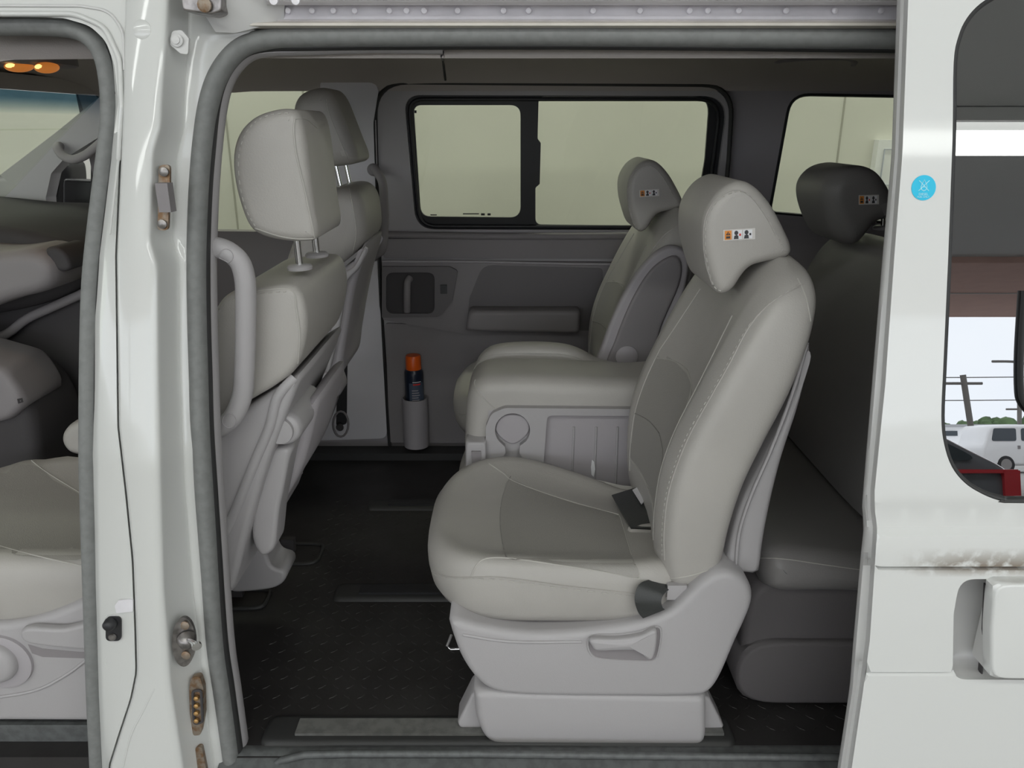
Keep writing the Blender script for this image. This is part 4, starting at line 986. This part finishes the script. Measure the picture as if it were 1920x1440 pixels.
# base, pedestal, lever
bs = slab('seat_base', [(845, 1152), (852, 1190), (868, 1230), (895, 1268), (930, 1290), (1000, 1297), (1150, 1299), (1290, 1298), (1325, 1292), (1348, 1262), (1375, 1200), (1402, 1140), (1409, 1110), (1400, 1084), (1380, 1068), (1350, 1063), (1318, 1078), (1285, 1110), (1250, 1140), (1200, 1158), (1130, 1170), (1050, 1178), (980, 1178), (900, 1165)], .098, .60, 'plastic', S2, r=.016, flat=True, n=140)
tbs = bvh(bs)
rc = [(1112, 1192), (1160, 1190), (1200, 1184), (1222, 1176), (1236, 1176), (1239, 1190), (1234, 1222), (1226, 1238), (1200, 1240), (1130, 1236), (1108, 1226), (1102, 1205)]
decal('lever_recess', tbs, [(p.x, p.y) for p in catmull([(a, b, 0) for a, b in rc], 4, True)], 'plastic_mid', bs, off=.0006)
tube('recess_rim', [hit(tbs, p.x, p.y, .001, P(p.x, p.y, .097)) for p in catmull([(a, b, 0) for a, b in rc], 4, True)], .0022, 'plastic', bs, n=6, closed=True)
slab('recline_lever', [(1108, 1197), (1160, 1196), (1200, 1190), (1222, 1180), (1231, 1182), (1230, 1210), (1222, 1234), (1210, 1232), (1198, 1219), (1170, 1217), (1120, 1218), (1110, 1210)], .082, .10, 'plastic', bs, r=.006, n=90, dome=.002)
tube('base_swage', [hit(tbs, p.x, p.y, .0, P(p.x, p.y, .098)) for p in catmull([(868, 1190, 0), (960, 1203, 0), (1090, 1203, 0)], 6)], .003, 'plastic', bs, n=8)
pd = slab('pedestal', rounded([(888, 1286), (1322, 1296), (1322, 1392), (912, 1388), (893, 1340)], [4, 4, 20, 40, 60], 6), .108, .585, 'plastic', S2, r=.016, smooth=False, corner=14, flat=True, n=110)
slab('pedestal_foot', [(905, 1282), (905, 1362), (862, 1362), (858, 1352), (884, 1300)], .14, .20, 'plastic', S2, r=.006, smooth=False, corner=5, flat=True)
slab('pedestal_foot', [(1315, 1300), (1330, 1306), (1358, 1362), (1315, 1366)], .14, .20, 'plastic', S2, r=.006, smooth=False, corner=5, flat=True)
tube('slide_bar', [P(846, 1190, .36), P(838, 1212, .34), P(845, 1217, .34), P(880, 1216, .34)], .004, 'chrome', S2, n=8)
# lap belt lying on the cushion
def strap(name, L, R, m, parent, th=.0022):
    L = catmull(L, 4); R = catmull(R, 4); V = []
    for a, b in zip(L, R): V += [a, b]
    nn_ = len(V)//2; V += [v + Vector((0, .0006, -th)) for v in V]; k = nn_*2
    f = [[2*i, 2*i+1, 2*i+3, 2*i+2] for i in range(nn_-1)] + [[k+2*i, k+2*i+2, k+2*i+3, k+2*i+1] for i in range(nn_-1)] + [[2*i, 2*i+2, k+2*i+2, k+2*i] for i in range(nn_-1)] + [[2*i+1, k+2*i+1, k+2*i+3, 2*i+3] for i in range(nn_-1)]
    return mk(name, V, f, m, parent)
t = thing('seat_belt', 'black lap belt lying across the rear of the nearest seat cushion', 'seat belt', P(1190, 1000, .4))
def cz(px, py, off=.004): return hit(tc_, px, py, off)
strap('webbing', [PZ(1147, 928, .872), PZ(1162, 955, .874), PZ(1183, 990, .878)], [PZ(1192, 914, .880), PZ(1215, 950, .882), PZ(1234, 992, .880)], 'webbing', t)
strap('tongue_plate', [PZ(1186, 918, .883), PZ(1203, 945, .886)], [PZ(1198, 912, .886), PZ(1212, 935, .886)], 'alu', t)
strap('webbing', [P(1262, 1086, .16), P(1222, 1086, .125), P(1198, 1096, .102), P(1190, 1120, .094), P(1196, 1145, .094), P(1206, 1158, .098)], [P(1280, 1092, .16), P(1262, 1100, .13), P(1246, 1112, .108), P(1240, 1126, .096), P(1242, 1138, .094), P(1246, 1142, .098)], 'webbing', t)
mk('anchor_plate', *g_box(P(1268, 1108, .125), (.035, .012, .03)), 'plastic', t, smooth=False)
slab('flap', [(1176, 997), (1200, 986), (1246, 990), (1250, 1050), (1236, 1064), (1194, 1060)], .29, .31, 'leather', t, r=.008)
mk('buckle', *g_box(P(1232, 1070, .22), (.02, .03, .03)), 'navy', t, smooth=False)

def dup(root, loc, name=None, label=None, skip=()):
    r = root.copy(); COL.objects.link(r); r.location = loc
    if label: r['label'] = label
    for ch in list(root.children):
        if ch.name.split('.')[0] in skip: continue
        c = ch.copy(); COL.objects.link(c); c.parent = r
        for g_ in ch.children:
            d = g_.copy(); COL.objects.link(d); d.parent = c
            for h_ in g_.children:
                e = h_.copy(); COL.objects.link(e); e.parent = d
    return r
S2F = dup(S2, S2.location + Vector((-.01, .855, 0)), label=LAB['far'])
# far seat: folded-up armrest on its inner side
ar = slab('side_cover', [(1120, 700), (1132, 640), (1160, 570), (1198, 505), (1240, 466), (1272, 462), (1290, 482), (1284, 540), (1256, 610), (1226, 700)], .93, .965, 'plastic_far', S2F, r=.010, smooth=True, flat=True)
slab('cover_face', [(1140, 690), (1154, 635), (1185, 560), (1220, 505), (1256, 480), (1276, 486), (1274, 530), (1240, 610), (1214, 690)], .922, .935, 'plastic_mid', ar, r=.008)
lathe('pivot_cap', P(1175, 668, .922), (0, -1, 0), [(.030, 0), (.030, .004), (.024, .008), (0, .009)], 'plastic_far', ar, n=28)

# ---- folded centre seat / armrest block with cup holder
cs = thing('armrest_console', 'padded grey armrest block with cup holder and tray between the second row seats', 'armrest', (.15, .73, FZ))
ab = slab('leather_pad', [(873, 936), (872, 860), (873, 790), (878, 738), (894, 710), (930, 700), (1050, 702), (1180, 708), (1280, 712), (1290, 800), (1290, 936), (1100, 940)], .638, .835, 'leather', cs, r=.040, flat=True, n=150, ref=.675)
ta = bvh(ab)
seam('seam', ta, [(891, 712), (890, 722), (905, 745), (930, 768)], .0013, 'stitch', ab)
PN = rounded([(912, 940), (911, 800), (921, 776), (946, 765), (1290, 768), (1290, 940)], [1, 20, 20, 30, 1, 1], 5)
cup = [(961+33*math.cos(a), 807+32*math.sin(a)) for a in [math.radians(d) for d in range(-220, 41, 13)]]
CUP = cup + [(975, 836), (974, 850), (978, 856), (984, 868), (984, 876), (938, 876), (937, 866), (943, 856), (948, 850), (947, 838)]
TR = rounded([(1026, 779), (1300, 781), (1300, 945), (1018, 945), (1020, 860)], [12, 1, 1, 1, 1], 5)
ypn = lambda z: .618
pn = panel('cup_panel', PN[:], [CUP, [(min(a, 1288), min(b, 938)) for a, b in TR]], ypn, 'plastic', cs, thick=.026, grid=None)
sheet('cup_floor', [(915, 770), (1008, 770), (1008, 900), (915, 900)], ypn, 'plastic', pn, off=.019, thick=.003, grid=None)
slab('cup_step', [(932, 812), (961, 832), (990, 812), (990, 790), (975, 778), (948, 778), (932, 792)], .628, .642, 'plastic_far', pn, r=.004)
tr = sheet('tray_floor', [(min(a, 1287), min(b, 937)) for a, b in TR], ypn, 'plastic_far', pn, off=.016, thick=.004, grid=None)
for x in (1076, 1118, 1158): tube('tray_rib', [P(x, 800, .634), P(x-4, 915, .634)], (.003, .003), 'plastic', pn, n=8)
sheet('torn_patch', [(1110, 862), (1114, 866), (1116, 880), (1113, 894), (1109, 890), (1108, 876)], ypn, 'box_white', pn, off=.0125, thick=.001, grid=None)
bh = slab('buckle_holder', [(873, 828), (912, 828), (912, 936), (873, 936)], .60, .68, 'plastic', cs, r=.006, smooth=False, corner=4, flat=True)
mk('buckle_slot', *g_box(P(893, 862, .598), (.022, .006, .045)), 'plastic_mid', bh, smooth=False)
mk('console_base', *g_box((.19, .735, .64), (.34, .16, .30)), 'plastic_dark', cs, smooth=False)
fa = thing('folding_armrest', 'rounded leather folding armrest just behind the cup holder block', 'armrest', (.12, .93, .95))
fr = slab('arm_pad', [(886, 712), (890, 690), (905, 664), (935, 650), (1000, 646), (1060, 650), (1095, 662), (1130, 680), (1190, 690), (1260, 700), (1262, 745), (1180, 765), (1000, 765), (900, 760)], .842, .918, 'leather', fa, r=.024, flat=True, n=130, ref=.865)
tf = bvh(fr); seam('seam', tf, [(885, 706), (893, 685), (912, 668), (950, 663), (1010, 663), (1070, 667), (1120, 684), (1190, 697)], .0014, 'stitch', fr)
mk('pivot_arm', *g_box((.30, .885, .98), (.10, .05, .10)), 'plastic_mid', fa, smooth=False)

# ---- third row bench
B3 = thing('bench_seat', 'dark shaded third row bench seat behind the near captain seat', 'van seat', (.75, .8, FZ))
slab('bench_cushion', [(1428, 1085), (1428, 1055), (1440, 1034), (1480, 1028), (1600, 1040), (1760, 1060), (1900, 1080), (1900, 1130), (1600, 1110), (1450, 1108)], .19, 1.38, 'leather_shaded', B3, r=.045, flat=True, ref=.215)
tbn = bvh(bpy.data.objects['bench_cushion'])
seam('seam', tbn, [(1405, 1046), (1470, 1048), (1540, 1058), (1612, 1068)], .0012, 'leather', bpy.data.objects['bench_cushion'])
slab('bench_box', [(.475, .505), (1.15, .505), (1.15, .80), (.47, .80), (.47, .66)], .23, 1.36, 'bench_trim', B3, r=.02, px=False, smooth=False, corner=12, flat=True)
slab('box_skirt', [(.46, .505), (1.15, .505), (1.15, .655), (.46, .66)], .215, 1.37, 'bench_trim', B3, r=.01, px=False, smooth=False, corner=12, flat=True)
BK3 = [(.86, .74, .90, .66, .36, 0, 5), (.95, .735, .90, .66, .385, .01, 6), (1.1, .755, .92, .66, .39, .02, 6), (1.25, .79, .95, .66, .38, .02, 6), (1.33, .815, .96, .66, .36, .01, 5), (1.375, .84, .95, .66, .32, 0, 4), (1.385, .87, .93, .66, .27, 0, 4)]
mk('bench_backrest', *g_rings(xsec_loft(smooth_rows(BK3, 4), 48)), 'leather_shaded', B3)
h3 = slab('headrest', [(1532, 378), (1535, 345), (1560, 318), (1600, 309), (1635, 322), (1660, 360), (1672, 396), (1660, 405), (1630, 415), (1610, 440), (1590, 456), (1565, 450), (1545, 420)], .74, .98, 'leather_shaded', B3, r=.045, flat=True, rk=8, n=110, ref=.80)
warn_label(bvh(h3), 1610, 366, 1648, 384, h3, 1)
posts(B3, [P(1655, 425, .84), P(1655, 425, .84) + Vector((0, .09, 0))], (-.004, 0, .05))

# ---- front passenger seat (near)
FS = thing('front_seat', 'pale grey front passenger seat seen from behind, beside the cab pillar', 'van seat', (-.7, .36, FZ), 'front seats')
fb = slab('backrest', [(395, 610), (412, 568), (440, 545), (490, 538), (540, 532), (566, 545), (578, 590), (574, 640), (556, 690), (520, 720), (478, 745), (400, 790), (340, 800), (340, 700)], .205, .600, 'leather', FS, r=.016, r2=.05, flat=True, ref=.22, n=130)
tfb = bvh(fb)
seam('seam', tfb, [(484, 545), (545, 543), (556, 580), (562, 630), (558, 690)], .0013, 'stitch', fb)
stitches(tfb, [(404, 590), (425, 566), (470, 552), (545, 546)], fb)
seam('seam', tfb, [(482, 742), (530, 716), (572, 690), (610, 655)], .0014, 'stitch', fb)
fh = slab('headrest', [(441, 330), (440, 285), (452, 248), (478, 221), (510, 208), (542, 204), (562, 212), (574, 250), (582, 310), (590, 380), (598, 430), (592, 448), (560, 452), (510, 446), (474, 428), (454, 385)], .245, .480, 'leather', FS, r=.020, r2=.04, flat=True, rk=7, ref=.263, n=140)
tfh = bvh(fh)
seam('seam', tfh, [(553, 222), (551, 245), (556, 290), (570, 350), (583, 410), (590, 446)], .0015, 'stitch', fh)
seam('seam', tfh, [(553, 222), (575, 224), (595, 240)], .0012, 'stitch', fh)
stitches(tfh, [(540, 212), (505, 216), (475, 232), (455, 262), (447, 300), (450, 350), (462, 395), (478, 424)], fh)
seam('seam', tfh, [(478, 428), (520, 442), (560, 448), (600, 445), (632, 430)], .0013, 'stitch', fh)
pa = P(562, 499, .30)
posts(FS, [pa, pa + Vector((0, .13, .002))], (-.002, 0, .066), r=.0065)
pl_ = slab('back_shell', [(330, 820), (400, 798), (478, 752), (540, 712), (566, 700), (556, 735), (534, 790), (512, 850), (494, 905), (478, 960), (464, 1010), (448, 1075), (430, 1108), (330, 1110)], .215, .585, 'plastic', FS, r=.014, flat=True, n=130, ref=.23)
tpl = bvh(pl_)
tube('shell_ridge', [h for h in (hit(tpl, a.x, a.y, .002) for a in catmull([(552, 708, 0), (520, 745, 0), (505, 800, 0), (480, 860, 0), (462, 905, 0), (440, 960, 0), (420, 1000, 0)], 5)) if h is not None], (.009, .006), 'plastic', pl_, n=10)
hc_ = P(530, 806, .235)
lathe('hinge_cover', hc_, (0, -1, 0), [(.034, -.17), (.034, -.02), (.031, -.004), (.026, .0), (0, .002)], 'plastic', FS, n=32)
lathe('hinge_disc', P(524, 808, .23), (0, -1, 0), [(.026, -.01), (.025, .004), (0, .005)], 'plastic', FS, n=28)
slab('side_skirt', [(508, 842), (546, 838), (543, 862), (534, 910), (524, 960), (520, 1000), (516, 1025), (502, 1038), (488, 1036), (474, 1000), (480, 930), (494, 880)], .245, .32, 'plastic', FS, r=.010, flat=True)
slab('rear_skirt', [(560, 770), (600, 740), (590, 800), (570, 870), (545, 920), (520, 960), (500, 1000), (490, 900)], .33, .60, 'plastic_far', FS, r=.02, flat=True, ref=.35)
slab('seat_foot', [(432, 1098), (448, 1040), (462, 985), (480, 960), (496, 980), (504, 1030), (514, 1056), (536, 1062), (539, 1078), (522, 1094), (480, 1101)], .50, .60, 'plastic', FS, r=.010, flat=True, ref=.52)
fcc = lambda x, y: (x, y)
ol2 = superellipse(-.93, .36, .31, .25, 4, 64)
def zf2(x, y, base):
    u = abs(y-.36)/.25; return base + .012*u*u + .0035*math.sin(x*70+y*22)*max(0, u-.55)*2
lv2 = [(.90, .75, 0), (.96, .77, 0), (.99, .80, 0), (1.0, .835, 1), (.985, .868, 1), (.95, .888, 1), (.88, .897, 1), (.78, .894, 1), (.6, .888, 1), (.35, .886, 1), (.1, .886, 1)]
fc = mk('cushion', *g_ringfield(ol2, lv2, zf2), 'leather', FS); tfc = bvh(fc)
drape('cushion_insert', tfc, [(-60, 880), (60, 872), (100, 900), (158, 935), (175, 980), (170, 1030), (120, 1050), (-60, 1010)], 'leather_insert', fc)
seam('seam', tfc, [(-40, 1012), (60, 1040), (160, 1062)], .0014, 'stitch', fc); seam('seam', tfc, [(40, 845), (80, 880), (160, 930)], .0014, 'stitch', fc)
fbs = slab('seat_base', [(-500, 1150), (-100, 1166), (40, 1160), (110, 1140), (180, 1108), (250, 1090), (280, 1140), (240, 1345), (-500, 1342)], .10, .60, 'plastic', FS, r=.016, flat=True, smooth=False, corner=16)
lathe('adjust_knob', P(-4, 1236, .10), (0, -1, 0), [(.042, -.01), (.042, .012), (.038, .020), (.030, .024), (0, .026)], 'plastic', FS, n=36)
lathe('knob_surround', P(4, 1240, .098), (0, -1, 0), [(.058, -.01), (.056, .004), (.05, .006), (0, .006)], 'plastic_far', FS, n=36)
tfs = bvh(fbs)
decal('lever_recess', tfs, [(52, 1208), (80, 1216), (150, 1222), (175, 1222), (175, 1235), (80, 1232), (60, 1225)], 'plastic_mid', fbs, off=.0006)
slab('tilt_lever', [(42, 1180), (60, 1174), (120, 1176), (170, 1165), (185, 1172), (185, 1212), (120, 1212), (60, 1204), (44, 1196)], .080, .10, 'plastic', FS, r=.007)
tube('panel_swage', [hit(tfs, p.x, p.y, .001, P(p.x, p.y, .10)) for p in catmull([(-40, 1312, 0), (60, 1296, 0), (120, 1268, 0), (165, 1235, 0)], 5)], .003, 'plastic', fbs, n=8)
slab('inner_armrest', [(128, 838), (120, 818), (128, 800), (146, 788), (200, 770), (230, 860), (150, 850)], .60, .68, 'leather', FS, r=.02)

# ---- driver seat (far)
DS = thing('front_seat', 'dim grey driver seat beyond the front passenger seat, near the far pillar', 'van seat', (-.55, 1.2, FZ), 'front seats')
db = slab('backrest', [(520, 560), (545, 470), (575, 400), (605, 362), (632, 352), (662, 352), (682, 372), (690, 415), (688, 448), (664, 476), (632, 502), (600, 530), (560, 600), (530, 640)], .985, 1.30, 'leather', DS, r=.045, flat=True, ref=1.03, n=110)
tdb = bvh(db); seam('seam', tdb, [(655, 352), (664, 400), (668, 440), (660, 480)], .0014, 'stitch', db)
dh = slab('headrest', [(553, 235), (554, 200), (566, 178), (590, 167), (615, 166), (632, 184), (648, 222), (662, 258), (674, 288), (673, 302), (655, 309), (615, 311), (585, 300), (562, 270)], 1.06, 1.28, 'leather', DS, r=.04, flat=True, rk=8, ref=1.10, n=110)
tdh = bvh(dh); seam('seam', tdh, [(612, 185), (618, 215), (636, 260), (655, 306)], .0013, 'stitch', dh)
pa = P(640, 357, 1.12); posts(DS, [pa, pa + Vector((.0, .13, 0))], (-.012, 0, .075), r=.006)
slab('back_shell', [(640, 508), (664, 490), (686, 452), (684, 480), (670, 530), (658, 590), (648, 650), (640, 700), (610, 730), (575, 760), (560, 700), (590, 600)], 1.0, 1.30, 'plastic_far', DS, r=.02, flat=True, ref=1.02)
slab('shell_band', [(640, 520), (664, 500), (684, 462), (690, 470), (680, 490), (670, 508), (650, 530), (640, 600), (620, 690), (612, 700), (622, 610)], .985, 1.01, 'plastic', DS, r=.006, flat=True, ref=.99)
slab('hinge_cover', [(540, 790), (548, 760), (590, 700), (625, 700), (640, 730), (632, 745), (600, 760), (590, 800), (560, 840)], .98, 1.10, 'plastic_far', DS, r=.02)
slab('lower_back', [(560, 760), (600, 745), (598, 790), (575, 860), (540, 920), (505, 990), (480, 1000), (500, 860)], 1.0, 1.36, 'plastic_far', DS, r=.02, flat=True, ref=1.02)
ol3 = superellipse(-.88, 1.2, .24, .24, 4, 48)
mk('cushion', *g_ringfield(ol3, [(.9, .72, 0), (.98, .76, 0), (1, .82, 0), (.98, .86, 0), (.9, .885, 0), (.6, .88, 0), (.1, .88, 0)], lambda x, y, z: z), 'leather', DS)
mk('seat_base', *g_box((-.92, 1.2, .62), (.36, .42, .22)), 'plastic_dark', DS, smooth=False)

# ---- big grab handle on the inside of the near pillar
t = thing('grab_handle', 'large pale grey grab handle on the near centre pillar beside the front seat', 'grab handle', P(430, 640, .18))
hb_ = tube('handle_bar', catmull([P(a, b, y) for a, b, y in [(340, 464, .185), (376, 463, .178), (405, 464, .172), (430, 473, .170), (450, 492, .170), (459, 522, .170), (461, 560, .170), (460, 640, .170), (458, 700, .170), (454, 742, .170), (438, 780, .170), (412, 802, .172), (384, 810, .178), (340, 814, .185)]], 5),
     (.0172, .015), 'plastic', t, n=24)
thb = bvh(hb_)
for (a, b) in ((424, 480), (430, 789)):
    q = [hit(thb, a+13*math.cos(k*math.pi/10), b+13*math.sin(k*math.pi/10), .0004) for k in range(20)]
    q = [p for p in q if p is not None]
    if len(q) > 10: tube('bolt_cover', q, .0008, 'plastic', t, n=5, closed=True)
